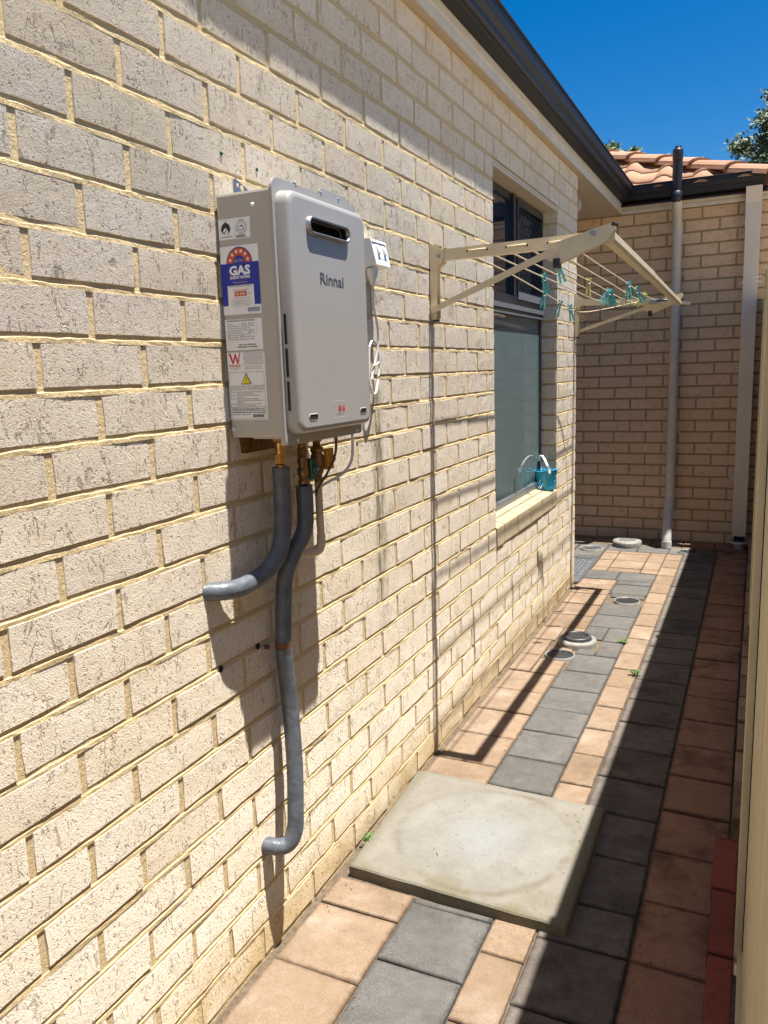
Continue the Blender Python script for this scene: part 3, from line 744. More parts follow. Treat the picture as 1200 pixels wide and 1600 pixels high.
# pressed front cover with soft edges and the flue opening
cv = B(); cy0, cy1, cz0, cz1 = 1.391, 1.732, 1.268, 1.752
layers = [(.1466, 0, .022), (.160, .0010, .022), (.1690, .0022, .021), (.1735, .0045, .019), (.1760, .0085, .016), (.1768, .0140, .014)]
vs = []; fs = []; NN = 24
for x, i, r in layers: vs += [(x, a, c) for a, c in rrect(cy0 + i, cy1 - i, cz0 + i, cz1 - i, r + .006)]
N = len(vs) // len(layers)
for k in range(len(layers) - 1):
    for i in range(N): fs.append((k * N + i, k * N + (i + 1) % N, (k + 1) * N + (i + 1) % N, (k + 1) * N + i))
cv.add(vs, fs, True); XT = .1768
VY0, VY1, VZ0, VZ1 = 1.462, 1.632, 1.678, 1.7035
# flat front with an opening: outer loop to inner loop
inner = rrect(VY0, VY1, VZ0, VZ1, .0125); outer = [(v[1], v[2]) for v in vs[-N:]]
k0 = len(cv.v); cv.add([(XT, a, c) for a, c in outer] + [(XT, a, c) for a, c in inner], [(i, (i + 1) % N, N + (i + 1) % N, N + i) for i in range(N)], False)
cv.build('front_cover', 'unit_front', u)
rc = B(); inn2 = rrect(VY0 + .003, VY1 - .003, VZ0 + .003, VZ1 - .003, .0095)
vsr = [(XT, a, c) for a, c in inner] + [(XT - .028, a, c) for a, c in inn2]
rc.add(vsr, [(i, (i + 1) % N, N + (i + 1) % N, N + i) for i in range(N)] + [tuple(range(N, 2 * N))], False); rc.build('flue_recess', 'void', u)
rim = B(); loop_o = rrect(VY0 - .006, VY1 + .006, VZ0 - .006, VZ1 + .006, .0185); loop_m = rrect(VY0 - .002, VY1 + .002, VZ0 - .002, VZ1 + .002, .0145)
seq = [(XT - .001, loop_o), (XT + .0075, rrect(VY0 - .005, VY1 + .005, VZ0 - .005, VZ1 + .005, .0175)), (XT + .0095, loop_m), (XT + .008, inner), (XT - .01, inner)]
vsq = sum([[(x, a, c) for a, c in L] for x, L in seq], []); fsq = []
for k in range(len(seq) - 1):
    for i in range(N): fsq.append((k * N + i, k * N + (i + 1) % N, (k + 1) * N + (i + 1) % N, (k + 1) * N + i))
rim.add(vsq, fsq, True); rim.build('flue_rim', 'chrome', u)
B().tube([(XT + .003, VY0 + .012, VZ0 + .021), (XT + .003, VY1 - .045, VZ0 + .021), (XT + .003, VY1 - .033, VZ0 + .014), (XT + .003, VY1 - .031, VZ0 + .003)], .0012, 6).build('flue_guard', 'bronze', u)
# louvre slots on the side of the cover and the two slots below
def slot(pts_o, nrm, name='slot'):
    B().poly(pts_o).build(name, 'void', u)
for z0, z1 in ((1.452, 1.512), (1.386, 1.444), (1.318, 1.378)):
    q = rrect(.1530, .1578, z0, z1, .0022, 3); bb = B(); bb.prism([(a, c) for a, c in q], cy0 - .0012, cy0 + .004, 'y'); bb.build('louvre_slot', 'void', u)
for y0, y1 in ((1.432, 1.466), (1.668, 1.698)):
    bb = B(); bb.prism(rrect(y0, y1, 1.298, 1.3075, .0045, 4), XT - .002, XT + .0006, 'x'); o = bb.build('cover_slot', 'void', u)
    lip = B(); L1 = rrect(y0 - .0025, y1 + .0025, 1.2955, 1.310, .0065, 4); L2 = rrect(y0, y1, 1.298, 1.3075, .0045, 4); nn = len(L1)
    lip.add([(XT + .0003, a, c) for a, c in L1] + [(XT + .0016, a, c) for a, c in L2], [(i, (i + 1) % nn, nn + (i + 1) % nn, nn + i) for i in range(nn)], True); lip.build('slot_lip', 'unit_front', u)
lp = B(); lp.box(.128, .1395, 1.394, 1.73, 1.2465, 1.262); lp.box(.05, .139, 1.41, 1.70, 1.2585, 1.262); lp.build('base_lip', 'unit_side', u)
for y_, z_ in ((1.43, 1.254), (1.705, 1.254)): B().lathe((.1466, y_, z_), [(.0035, 0), (.003, .002), (0, .0025)], 10, 'x').build('screw', 'white', u)
for x_, z_ in ((.012, 1.281), (.093, 1.728)): B().lathe((x_, UY0, z_), [(.0042, 0), (.0035, -.003), (0, -.0035)], 10, 'y').build('screw', 'white', u)
for y_ in (1.475, 1.58, 1.66): B().lathe((.1435, y_, 1.772), [(.0045, 0), (.0045, .006), (.003, .008), (0, .008)], 6).build('flange_screw', 'galv', u)
br = B(); br.prism([(1.465, 1.75), (1.463, 1.800), (1.468, 1.803), (1.56, 1.772), (1.60, 1.75)], .001, .004, 'x'); brk = br.build('wall_bracket', 'galv', u)
for y_, z_, r_ in ((1.475, 1.790, .0045), (1.490, 1.787, .0065), (1.512, 1.774, .003)): B().lathe((.0042, y_, z_), [(r_, 0), (0, .0004)], 12, 'x').build('bracket_hole', 'mortar', brk)
bb = B(); bb.prism([(1.43, 1.225), (1.62, 1.225), (1.625, 1.262), (1.425, 1.262)], .001, .012, 'x'); bb.build('lower_bracket', 'bronze', u)

# stickers: helpers for the side face (facing -Y) and the front (facing +X)
SYF = UY0 - .0006
class Side:
    def __init__(s, parent, base=0): s.p = parent; s.lv = base; s.q = {}
    def g(s, mat): return s.q.setdefault(mat, B())
    def rect(s, x0, x1, z0, z1, mat, lv=1): y = SYF - .0003 * lv; s.g(mat).add([(x0, y, z0), (x1, y, z0), (x1, y, z1), (x0, y, z1)], [(0, 1, 2, 3)])
    def pl(s, pts, mat, lv=1): y = SYF - .0003 * lv; s.g(mat).add([(x, y, z) for x, z in pts], [tuple(range(len(pts)))])
    def ring(s, cx, cz, r0, r1, mat, lv=1, a0=0, a1=360, n=32):
        y = SYF - .0003 * lv; vs = []
        for i in range(n + 1):
            w = R(a0 + (a1 - a0) * i / n); vs += [(cx + r0 * math.cos(w), y, cz + r0 * math.sin(w)), (cx + r1 * math.cos(w), y, cz + r1 * math.sin(w))]
        s.g(mat).add(vs, [(2 * i, 2 * i + 1, 2 * i + 3, 2 * i + 2) for i in range(n)])
    def text(s, body, x, z, size, mat, align='LEFT', bold=0, lv=2, width=None):
        v, f = text_geo(body, size, 'LEFT', bold)
        if not v: return
        mx = max(a for a, c in v); mn = min(a for a, c in v); k = 1 if width is None else width / (mx - mn); off = 0
        if align == 'CENTER': off = -(mx + mn) * k / 2
        y = SYF - .0003 * lv; s.g(mat).add([(x + off + a * k, y, z + c) for a, c in v], f)
    def build(s, names):
        for mat, b_ in s.q.items(): b_.build(names.get(mat, 'lettering'), mat, s.p, kind='stuff')
def sticker(name, x0, x1, z0, z1):
    y = SYF; b_ = B(); b_.add([(x0, y, z0), (x1, y, z0), (x1, y, z1), (x0, y, z1), (x0, y + .0005, z0), (x1, y + .0005, z0), (x1, y + .0005, z1), (x0, y + .0005, z1)], [(0, 1, 2, 3), (0, 4, 5, 1), (1, 5, 6, 2), (2, 6, 7, 3), (3, 7, 4, 0)])
    return b_.build(name, 'st_white', u)
# 1 approval marks
st = sticker('approval_sticker', .007, .084, 1.667, 1.707); S = Side(st)
S.ring(.0245, 1.6865, .0098, .0125, 'st_black', 1, 40, 320 - 180); 
fl_pts = []
for i in range(13):
    tt = i / 12; fl_pts.append((.0245 - .0115 * math.sin(math.pi * tt) ** .8 * (1 if tt < 1 else 0), 1.674 + .027 * tt))
q = [(x, z) for x, z in fl_pts] + [(2 * .0245 - x, z) for x, z in reversed(fl_pts[:-1])]
q2 = [(.0245 + (x - .0245) * .55, 1.672 + (z - 1.672) * .62) for x, z in q]
S.pl(q, 'st_black', 2); S.pl(q2, 'st_white', 3)
S.pl([(.019, 1.6815), (.0215, 1.677), (.030, 1.688), (.0295, 1.6895), (.0215, 1.680), (.020, 1.6825)], 'st_black', 4)
S.ring(.0625, 1.688, .0125, .0132, 'st_black', 2); S.ring(.0625, 1.688, .0096, .0101, 'st_black', 2)
S.pl([(.055, 1.686), (.058, 1.691), (.062, 1.690), (.0635, 1.694), (.066, 1.690), (.069, 1.686), (.066, 1.682), (.061, 1.683), (.057, 1.682)], 'st_grey', 3); S.pl([(.0565, 1.6862), (.0585, 1.690), (.062, 1.6885), (.0655, 1.6885), (.0675, 1.686), (.0655, 1.6832), (.061, 1.684), (.0572, 1.6832)], 'st_white', 4)
S.rect(.010, .040, 1.6712, 1.6722, 'st_black', 2)
for i in range(16): S.rect(.0495 + .0014 * i, .0500 + .0014 * i + .0004 * (i % 3 == 0), 1.6685, 1.6735, 'st_black', 2)
S.rect(.0450, .0453, 1.669, 1.704, 'st_grey', 1)
S.text('AUSTRALIAN', .0625, 1.7017, .0028, 'st_black', 'CENTER'); S.text('CERTIFIED', .0245, 1.7030, .0022, 'st_black', 'CENTER')
S.build({'st_black': 'approval_marks', 'st_white': 'approval_gaps', 'st_grey': 'map_mark'})
# 2 gas energy rating
st = sticker('energy_sticker', .006, .0995, 1.5175, 1.6535); S = Side(st); cx = .0525
S.rect(.0062, .0993, 1.5355, 1.6195, 'st_blue', 1)
S.ring(cx, 1.6195, 0, .0315, 'st_blue', 1, 0, 180); S.ring(cx, 1.6195, .0145, .0295, 'st_red', 2, 0, 180); 
for i in range(6):
    w = R(166 - i * 30.4); sx, sz = cx + .0220 * math.cos(w), 1.6200 + .0225 * math.sin(w); pp = []
    for k in range(10):
        rr_ = .0052 if k % 2 == 0 else .0022; ww = w - R(90) + R(90) + R(36 * k); pp.append((sx + rr_ * math.cos(ww), sz + rr_ * math.sin(ww)))
    S.pl(pp, 'st_cream', 3)
S.text('THE MORE', cx, 1.628, .0032, 'st_bluegrey', 'CENTER', lv=3); S.text('STARS THE MORE', cx, 1.6245, .0028, 'st_cream', 'CENTER', lv=3); S.text('ENERGY EFFICIENT', cx, 1.6212, .0028, 'st_cream', 'CENTER', lv=3)
S.text('GAS', cx, 1.5965, .0245, 'st_white', 'CENTER', .0011, width=.052); S.text('ENERGY RATING', cx, 1.5885, .0078, 'st_white', 'CENTER', .00028, width=.049)
S.text('A joint government and industry program', cx, 1.5840, .0034, 'st_bluegrey', 'CENTER', width=.040, lv=3); S.text('Energy rating label scheme', cx, 1.5800, .0034, 'st_cream', 'CENTER', width=.036)
S.rect(.0200, .0845, 1.5330, 1.5755, 'st_white', 2)
S.text('COMPARATIVE ENERGY CONSUMPTION', .0522, 1.5720, .0038, 'st_black', 'CENTER', lv=3, width=.058); S.text('Annual gas consumption', .0522, 1.5650, .0045, 'st_red', 'CENTER', lv=3, width=.040)
S.rect(.0365, .0665, 1.5535, 1.5635, 'st_red', 3); S.text('18 560', .0515, 1.5555, .0085, 'st_cream', 'CENTER', .0002, lv=4, width=.024); S.text('MJ/yr', .0690, 1.5575, .0042, 'st_grey', lv=3)
S.text('When tested in accordance with', .0522, 1.5490, .0036, 'st_red', 'CENTER', lv=3, width=.044)
for i, tx in enumerate(('Actual energy use will depend on how you', 'use the appliance and your climate.', 'For more information on energy rating', 'ask your gas supplier')): S.text(tx, .0522, 1.5445 - i * .0033, .0032, 'st_grey', 'CENTER', lv=3, width=.054 if i % 2 == 0 else .042)
for i in range(16): S.rect(.0670 + .0018 * i, .0677 + .0018 * i + .0004 * (i % 3 == 0), 1.5210, 1.5300, 'st_bluegrey', 2)
S.build({'st_blue': 'blue_panel', 'st_red': 'rating_arch', 'st_cream': 'rating_stars', 'st_white': 'heading', 'st_black': 'small_print'})
# 3 data plate
st = sticker('data_sticker', .0065, .0985, 1.4450, 1.5080); S = Side(st)
S.text('CONTINUOUS FLOW GAS WATER HEATER', .012, 1.5035, .0036, 'st_black', width=.070, bold=.0001)
rows = ('Gas type                  Natural     Propane', 'Gas consumption      125 MJ/h   125 MJ/h', 'Test point pressure', 'Gas supply pressure  1.13 kPa   2.75 kPa', 'Max water pressure            1000 kPa', 'Max hot water temperature   75 C', 'Electric rating   220-240V AC 50Hz', 'Heat input rating per hour')
for i, tx in enumerate(rows): S.text(tx, .013, 1.4975 - i * .0045, .0036, 'st_black', width=.066 - .012 * (i % 3 == 2))
for xx in (.0500, .0680, .0850): S.rect(xx, xx + .0003, 1.4740, 1.5010, 'st_grey', 1)
S.text('ABN 12 345 AUSTRALIA', .0600, 1.4545, .0036, 'st_black', 'CENTER', width=.042, bold=.0001); S.text('MADE IN JAPAN FOR AUSTRALIA', .0600, 1.4500, .0034, 'st_black', 'CENTER', width=.050, bold=.0001)
S.build({'st_black': 'data_print', 'st_grey': 'table_rules'})
# 4 certification and warning
st = sticker('warning_sticker', .0065, .1005, 1.3005, 1.4410); S = Side(st)
S.pl([(.011, 1.4385), (.0165, 1.4385), (.0215, 1.4225), (.0265, 1.4385), (.0285, 1.4385), (.0335, 1.4225), (.0385, 1.4400), (.0405, 1.4400), (.0345, 1.4170), (.0315, 1.4170), (.0272, 1.4305), (.0228, 1.4170), (.0198, 1.4170)], 'st_crimson', 2)
S.text('WaterMark', .0255, 1.4115, .0058, 'st_crimson', 'CENTER', .0001, width=.030)
S.text('LICENCE NUMBER', .0255, 1.4078, .0028, 'st_grey', 'CENTER', width=.026); S.text('AS 3498', .0255, 1.4045, .0028, 'st_grey', 'CENTER')
for i, tx in enumerate(('THIS APPLIANCE MUST BE INSTALLED BY', 'AN AUTHORISED PERSON IN ACCORDANCE', 'WITH THE MANUFACTURERS INSTALLATION', 'INSTRUCTIONS AND THE REQUIREMENTS', 'OF LOCAL GAS FITTING REGULATIONS', 'MUNICIPAL BUILDING CODES', 'ELECTRICAL WIRING REGULATIONS')): S.text(tx, .0720, 1.4375 - i * .0037, .0032, 'st_grey', 'CENTER', width=.050 - .006 * (i % 3 == 1))
for i, tx in enumerate(('REFER TO THE INSTRUCTIONS', 'BEFORE INSTALLING')): S.text(tx, .0720, 1.4095 - i * .0037, .0032, 'st_grey', 'CENTER', width=.042)
def frame(x0, x1, z0, z1, w=.0005):
    S.rect(x0, x1, z1 - w, z1, 'st_black', 1); S.rect(x0, x1, z0, z0 + w, 'st_black', 1); S.rect(x0, x0 + w, z0, z1, 'st_black', 1); S.rect(x1 - w, x1, z0, z1, 'st_black', 1)
frame(.0085, .0965, 1.3270, 1.4000); frame(.0085, .0975, 1.3195, 1.3272); frame(.0085, .0980, 1.3025, 1.3197)
S.pl([(.0385, 1.3745), (.0645, 1.3745), (.0515, 1.3985)], 'st_black', 2); S.pl([(.0412, 1.3762), (.0618, 1.3762), (.0515, 1.3952)], 'st_yellow', 3)
S.pl([(.0503, 1.3895), (.0527, 1.3895), (.0520, 1.3820), (.0510, 1.3820)], 'st_black', 4); S.ring(.0515, 1.3793, 0, .0013, 'st_black', 4, n=10)
for i, tx in enumerate(('WARNING THE EXHAUST OUTLET OF THIS APPLIANCE', 'MAY BE HOT DO NOT TOUCH OR OBSTRUCT THE', 'OUTLET KEEP AWAY FROM COMBUSTIBLE MATERIALS')): S.text(tx, .0525, 1.3700 - i * .0035, .0033, 'st_black', 'CENTER', width=.084)
wr = (('DO NOT', 'OPERATE THIS APPLIANCE BEFORE READING'), ('', 'THE INSTRUCTION BOOKLET'), ('DO NOT', 'PLACE ARTICLES ON OR AGAINST THIS'), ('', 'APPLIANCE'), ('DO NOT', 'STORE CHEMICALS OR FLAMMABLE'), ('', 'MATERIALS OR SPRAY AEROSOLS NEAR THIS'), ('', 'APPLIANCE'), ('DO NOT', 'OPERATE WITH PANELS OR COVERS'), ('', 'REMOVED FROM THIS APPLIANCE'))
wd = (.066, .042, .058, .018, .056, .066, .018, .062, .05)
for i, (a_, c_) in enumerate(wr):
    z_ = 1.3575 - i * .0036
    if a_: S.text(a_, .0105, z_, .0033, 'st_black', width=.012)
    S.text(c_, .0245, z_, .0033, 'st_black', width=wd[i])
S.text('APPROVED FOR OUTDOOR INSTALLATION ONLY', .0528, 1.3215, .0044, 'st_black', 'CENTER', .0001, width=.084)
S.text('CUSTOMER SERVICE OR THIS APPLIANCE', .0528, 1.3145, .0040, 'st_black', 'CENTER', .0001, width=.084); S.text('AUSTRALIA   1300 555 545', .0110, 1.3100, .0036, 'st_black', width=.046)
for i in range(18): S.rect(.0630 + .0016 * i, .0637 + .0016 * i + .0004 * (i % 3 == 0), 1.3055, 1.3120, 'st_black', 2)
S.build({'st_black': 'warning_print', 'st_grey': 'small_print', 'st_crimson': 'watermark_logo', 'st_yellow': 'warning_triangle'})
# front lettering
def ftext(body, y, z, size, mat, name, width=None, bold=0, sx=1):
    v, f = text_geo(body, size, 'LEFT', bold); mx = max(a for a, c in v); mn = min(a for a, c in v); k = width / (mx - mn) if width else 1
    B().add([(XT + .0006, y + (a - mn) * k, z + c) for a, c in v], f).build(name, mat, u)
ftext('Rinnai', 1.505, 1.578, .0335, 'logo', 'brand_lettering', .104, .0004)
ftext('B16', 1.562, 1.3085, .0165, 'st_crimson', 'model_lettering', .0285, .0005); ftext('INFINITY 16', 1.553, 1.3005, .0050, 'st_grey', 'model_small_print', .032)
for z_ in (1.294, 1.3305): B().add([(XT + .0005, 1.530, z_), (XT + .0005, 1.605, z_), (XT + .0005, 1.605, z_ + .0005), (XT + .0005, 1.530, z_ + .0005)], [(0, 1, 2, 3)]).build('plate_edge', 'st_white', u)

# ------------------------------------------------------------------ pipework under the heater
def fitting(t, x, y, z1, z0, name, mat, big=.014):
    h = z1 - z0; b_ = B()
    b_.lathe((x, y, z0), [(big * .62, h), (big * .62, h * .93)], 16)
    b_.lathe((x, y, z0), [(big * .95, h * .93), (big * 1.02, h * .90), (big * 1.02, h * .80), (big * .85, h * .74)], 6)
    b_.lathe((x, y, z0), [(big * .72, h * .74), (big * .72, h * .55), (big * .62, h * .52), (big * .62, h * .42)], 16)
    b_.lathe((x, y, z0), [(big * .80, h * .42), (big * .85, h * .38), (big * .85, h * .12), (big * .7, h * .06)], 6)
    b_.lathe((x, y, z0), [(big * .6, h * .06), (big * .6, -.004)], 16)
    return b_.build(name, mat, t)
FR = .0200
p1 = thing('hot_water_pipe', 'left grey foam lagged pipe bending left into the wall below the heater', 'pipe', (.06, 1.49, 1.18))
B().tube([(.062, 1.490, 1.188), (.062, 1.489, 1.12), (.062, 1.483, 1.05), (.060, 1.466, 1.0), (.052, 1.435, .968), (.044, 1.395, .953), (.037, 1.345, .947), (.022, 1.308, .947), (-.02, 1.276, .949)], FR, 20, smooth_path=5).build('foam_sleeve', 'foam', p1)
B().tube([(.002, 1.292, .949), (-.004, 1.288, .949), (-.02, 1.280, .949)], .0155, 14, smooth_path=2).build('copper_stub', 'black', p1)
fitting(p1, .062, 1.490, 1.262, 1.188, 'brass_union', 'brass', .0155)
p2 = thing('cold_water_pipe', 'long dark foam lagged pipe running down the wall from the heater', 'pipe', (.06, 1.54, 1.16))
B().tube([(.082, 1.552, 1.138), (.082, 1.553, 1.08), (.078, 1.548, 1.03), (.062, 1.520, .98), (.050, 1.500, .93), (.044, 1.496, .86), (.038, 1.496, .776)], FR * .98, 20, smooth_path=5).build('upper_sleeve', 'foam', p2)
B().tube([(.037, 1.496, .762), (.036, 1.500, .72), (.038, 1.505, .64), (.044, 1.502, .56), (.053, 1.490, .46), (.058, 1.475, .36), (.058, 1.468, .315), (.050, 1.455, .285), (.034, 1.440, .277), (.014, 1.431, .279), (-.018, 1.424, .280)], FR, 20, smooth_path=5).build('lower_sleeve', 'foam', p2)
B().tube([(.038, 1.496, .777), (.037, 1.496, .762)], FR * 1.0, 20).build('pipe_band', 'rust', p2)
B().lathe((.006, 1.466, .768), [(.006, 0), (.006, .01), (0, .011)], 8, 'x').build('band_screw', 'rust', p2)
B().tube([(.004, 1.428, .279), (-.02, 1.424, .281)], .015, 14).build('copper_stub', 'black', p2)
fitting(p2, .082, 1.552, 1.262, 1.200, 'brass_union', 'bronze', .0145)
b_ = B(); b_.lathe((.082, 1.552, 1.138), [(.011, .064), (.0125, .056), (.0125, .050), (.0095, .046), (.0135, .040), (.014, .026), (.011, .020), (.0095, .016), (.0125, .014), (.0125, .004), (.009, .0), (.009, -.004)], 14); b_.build('ball_valve', 'bronze', p2)
b_ = B(); b_.box(.088, .100, 1.562, 1.586, 1.150, 1.200, .003); b_.lathe((.101, 1.577, 1.174), [(.011, -.004), (.011, .004), (.009, .006), (.0, .006)], 14, 'x'); b_.build('green_lever', 'green', p2)
B().lathe((.107, 1.577, 1.174), [(.004, 0), (.0035, .002), (0, .0025)], 10, 'x').build('lever_screw', 'galv', p2)
p3 = thing('gas_pipe', 'thin cream pipe with a bronze gas valve under the heater right side', 'pipe', (.06, 1.63, 1.15))
B().tube([(.078, 1.625, 1.150), (.075, 1.630, 1.08), (.070, 1.640, 1.0)], .0093, 14, smooth_path=3).build('cream_pipe', 'pvc', p3)
B().tube([(.070, 1.640, 1.004), (.068, 1.641, .978), (.060, 1.635, .963), (.045, 1.618, .960), (.015, 1.59, .962), (-.004, 1.572, .962)], [.0108, .0112, .0112, .010, .0093, .0093], 14, smooth_path=4).build('elbow', 'pvc', p3)
b_ = B(); b_.lathe((.080, 1.622, 1.262), [(.009, 0), (.009, -.02)], 14).lathe((.080, 1.622, 1.262), [(.0145, -.016), (.0145, -.028)], 6).lathe((.080, 1.622, 1.262), [(.009, -.028), (.009, -.040), (.0155, -.042), (.016, -.052), (.0125, -.056), (.016, -.062), (.0165, -.085), (.015, -.098), (.010, -.110), (.0098, -.125)], 16)
b_.build('gas_valve', 'bronze', p3)
b_ = B(); b_.box(.090, .104, 1.634, 1.662, 1.165, 1.215, .003); b_.lathe((.105, 1.655, 1.19), [(.009, -.003), (.009, .003), (0, .004)], 12, 'x'); b_.build('orange_lever', 'orange', p3)
c1 = thing('brown_cable', 'short brown cable hanging from the underside of the heater', 'cable', (.12, 1.62, 1.25))
B().tube([(.118, 1.648, 1.262), (.119, 1.648, 1.232), (.119, 1.640, 1.20), (.110, 1.615, 1.16), (.098, 1.590, 1.128), (.094, 1.582, 1.110)], [.0038, .0036, .003, .003, .003, .0022], 8, smooth_path=4).build('cable_body', 'cable_brown', c1)
B().lathe((.118, 1.648, 1.236), [(.0055, .026), (.0055, .006), (.004, .0)], 8).build('cable_gland', 'bronze', c1)
c2 = thing('white_cable', 'white cable curving from the heater underside behind the cream pipe', 'cable', (.13, 1.69, 1.25))
B().tube([(.140, 1.690, 1.262), (.141, 1.690, 1.22), (.138, 1.685, 1.18), (.120, 1.668, 1.150), (.085, 1.640, 1.128), (.060, 1.612, 1.105)], .0034, 8, smooth_path=5).build('cable_body', 'cable', c2)

# ------------------------------------------------------------------ power outlet with cable
g_ = thing('power_outlet', 'white weatherproof double power outlet beside the heater', 'power outlet', (0, 2.08, 1.70))
b_ = B(); b_.add([(.0, 2.025, 1.755), (.0, 2.13, 1.755), (.0, 2.13, 1.672), (.0, 2.025, 1.672), (.044, 2.030, 1.751), (.044, 2.126, 1.751), (.060, 2.124, 1.682), (.060, 2.032, 1.682)], [(0, 1, 2, 3), (4, 7, 6, 5), (0, 4, 5, 1), (1, 5, 6, 2), (2, 6, 7, 3), (3, 7, 4, 0)]); b_.build('outlet_box', 'white', g_)
b_ = B()
def slant(y, z, o=0.0): return (.044 + (1.751 - z) * .016 / .069 + o, y, z)
b_.poly([slant(2.042, 1.743, .0006), slant(2.114, 1.743, .0006), slant(2.114, 1.700, .0006), slant(2.042, 1.700, .0006)]); b_.build('switch_panel', 'handle_white', g_)
for y_ in (2.054, 2.094):
    b_ = B(); b_.add([slant(y_, 1.738, .001), slant(y_ + .013, 1.738, .001), slant(y_ + .013, 1.715, .009), slant(y_, 1.715, .009), slant(y_, 1.712, .001), slant(y_ + .013, 1.712, .001)], [(0, 1, 2, 3), (3, 2, 5, 4), (0, 3, 4), (1, 5, 2)]); b_.build('switch', 'st_grey' if 0 else 'white', g_)
b_ = B(); b_.poly([slant(2.034, 1.749, .0012), slant(2.122, 1.749, .0012), slant(2.122, 1.744, .0035), slant(2.034, 1.744, .0035)]); b_.build('panel_hood', 'white', g_)
pc = thing('heater_power_cable', 'grey power plug and looped cable tied beside the heater', 'cable', (.03, 2.05, 1.6))
B().lathe((.036, 2.052, 1.630), [(.006, 0), (.010, .014), (.014, .024), (.0155, .032), (.0155, .044)], 14).build('plug', 'white', pc)
B().tube([(.036, 2.052, 1.634), (.036, 2.053, 1.60), (.034, 2.060, 1.57), (.034, 2.078, 1.52), (.032, 2.085, 1.48), (.030, 2.075, 1.44), (.028, 2.055, 1.40), (.028, 2.040, 1.37)], .0036, 8, smooth_path=5).build('cable_drop', 'cable', pc)
B().tube([(.022, 2.045, 1.46), (.020, 2.068, 1.478), (.019, 2.095, 1.47), (.018, 2.112, 1.43), (.018, 2.112, 1.395), (.020, 2.095, 1.36), (.026, 2.07, 1.335), (.028, 2.045, 1.33), (.025, 2.03, 1.37), (.022, 2.045, 1.46)], .0036, 8, smooth_path=5).build('cable_loop', 'cable', pc)
B().tube([(.030, 2.048, 1.408), (.034, 2.065, 1.412), (.032, 2.085, 1.418), (.026, 2.098, 1.405), (.030, 2.108, 1.396)], .0022, 6, smooth_path=3).build('cable_tie', 'white', pc)

# ------------------------------------------------------------------ clothes line
cl = thing('clothesline', 'beige folding wall mounted clothesline with parallel cords', 'clothesline', (0, 3.7, 1.58)); 
A0, A1 = 2.575, 4.945
def bracket(y, s):
    b_ = B(); zt, zb = 1.812, 1.560
    b_.prism([(.0015, zt), (.046, zt - .030), (.050, zt - .052), (.046, zt - .068), (.028, zt - .080), (.024, zt - .10), (.024, zb + .012), (.020, zb), (.0015, zb)], y - .002 * s, y + .0, 'y')
    b_.prism([(.0015, zt), (.046, zt - .030), (.050, zt - .052), (.046, zt - .068), (.028, zt - .080), (.024, zt - .10), (.024, zb + .012), (.020, zb), (.0015, zb)], y + .034 * s, y + .036 * s, 'y')
    b_.box(.001, .003, min(y, y + .036 * s), max(y, y + .036 * s), zb, zt)
    b_.build('wall_bracket', 'line_paint', cl)
    B().lathe((.034, y - .003 * s, zt - .047), [(.0065, -.004 * s), (.0065, .002 * s)], 8, 'y').build('pivot_bolt', 'galv', cl)
    B().lathe((.012, y - .003 * s, 1.588), [(.006, -.007 * s), (.006, .002 * s)], 8, 'y').build('pivot_bolt', 'galv', cl)
    B().box(.006, .022, y + .004, y + .03, zb - .008, zb - .0005, .002).build('end_cap', 'black', cl)
bracket(A0, 1); bracket(A1, -1)
def pierced(b_, y, s, zc0, zc1):
    """arm with cord slots"""
    a = Vector((.034, y, zc0)); c = Vector((.585, y, zc1))
    b_.bar(a, c, .026, .037)
b_ = B(); pierced(b_, A0 + .017, 1, 1.768, 1.775); b_.build('side_arm', 'line_paint', cl)
b_ = B(); pierced(b_, A1 - .017, -1, 1.760, 1.728); b_.build('side_arm', 'line_paint', cl)
CX = [.132, .200, .264, .334, .399, .465]
for (xa, xb) in ((.132, .200), (.264, .334), (.399, .465)):
    B().tube([(xa + .004, A0 + .006, 1.771), (xa + .008, A0 - .0005, 1.773), (xb - .006, A0 - .0005, 1.775), (xb - .003, A0 + .006, 1.774)], .0032, 7).build('cord_loop', 'cord', cl)
    for q in (xa + .002, xb): B().lathe((q, A0 + .0035, 1.7725), [(.004, -.0003), (0, -.0006)], 10, 'y').build('cord_hole', 'void', cl)
# braces
def brace(y, s, dz):
    B().bar((.008, y - .012 * s, 1.588), (.430, y - .012 * s, 1.748 + dz), .012, .019).build('brace_bar', 'line_paint', cl)
    y2 = y - .016 * s
    b_ = B(); b_.prism([(.405, 1.764 + dz), (.398, 1.728 + dz), (.435, 1.702 + dz), (.585, 1.758 + dz), (.612, 1.792 + dz), (.605, 1.812 + dz), (.58, 1.806 + dz)], min(y2, y2 + .024 * s), max(y2, y2 + .024 * s), 'y'); b_.build('brace_channel', 'line_paint', cl)
    B().box(.422, .444, min(y2 - .006 * s, y2 + .028 * s), max(y2 - .006 * s, y2 + .028 * s), 1.692 + dz, 1.722 + dz, .004).build('rubber_stop', 'black', cl)
    B().lathe((.545, y2 - .001 * s, 1.786 + dz), [(.009, -.008 * s), (.009, .0)], 8, 'y').build('pivot_bolt', 'galv', cl)
    B().bar((.570, y2 + .011 * s, 1.8), (.600, y2 + .011 * s, 1.8), .026, .005) 
brace(A0, 1, 0); brace(A1, -1, -.035)
B().tube([(.604, A0 - .018, 1.806), (.612, A0 + .010, 1.806)], .006, 8).build('end_cap', 'black', cl)
fbz = [( .585, A0 - .03, 1.776), (.585, 3.62, 1.756), (.585, A1 + .02, 1.722)]
b_ = B()
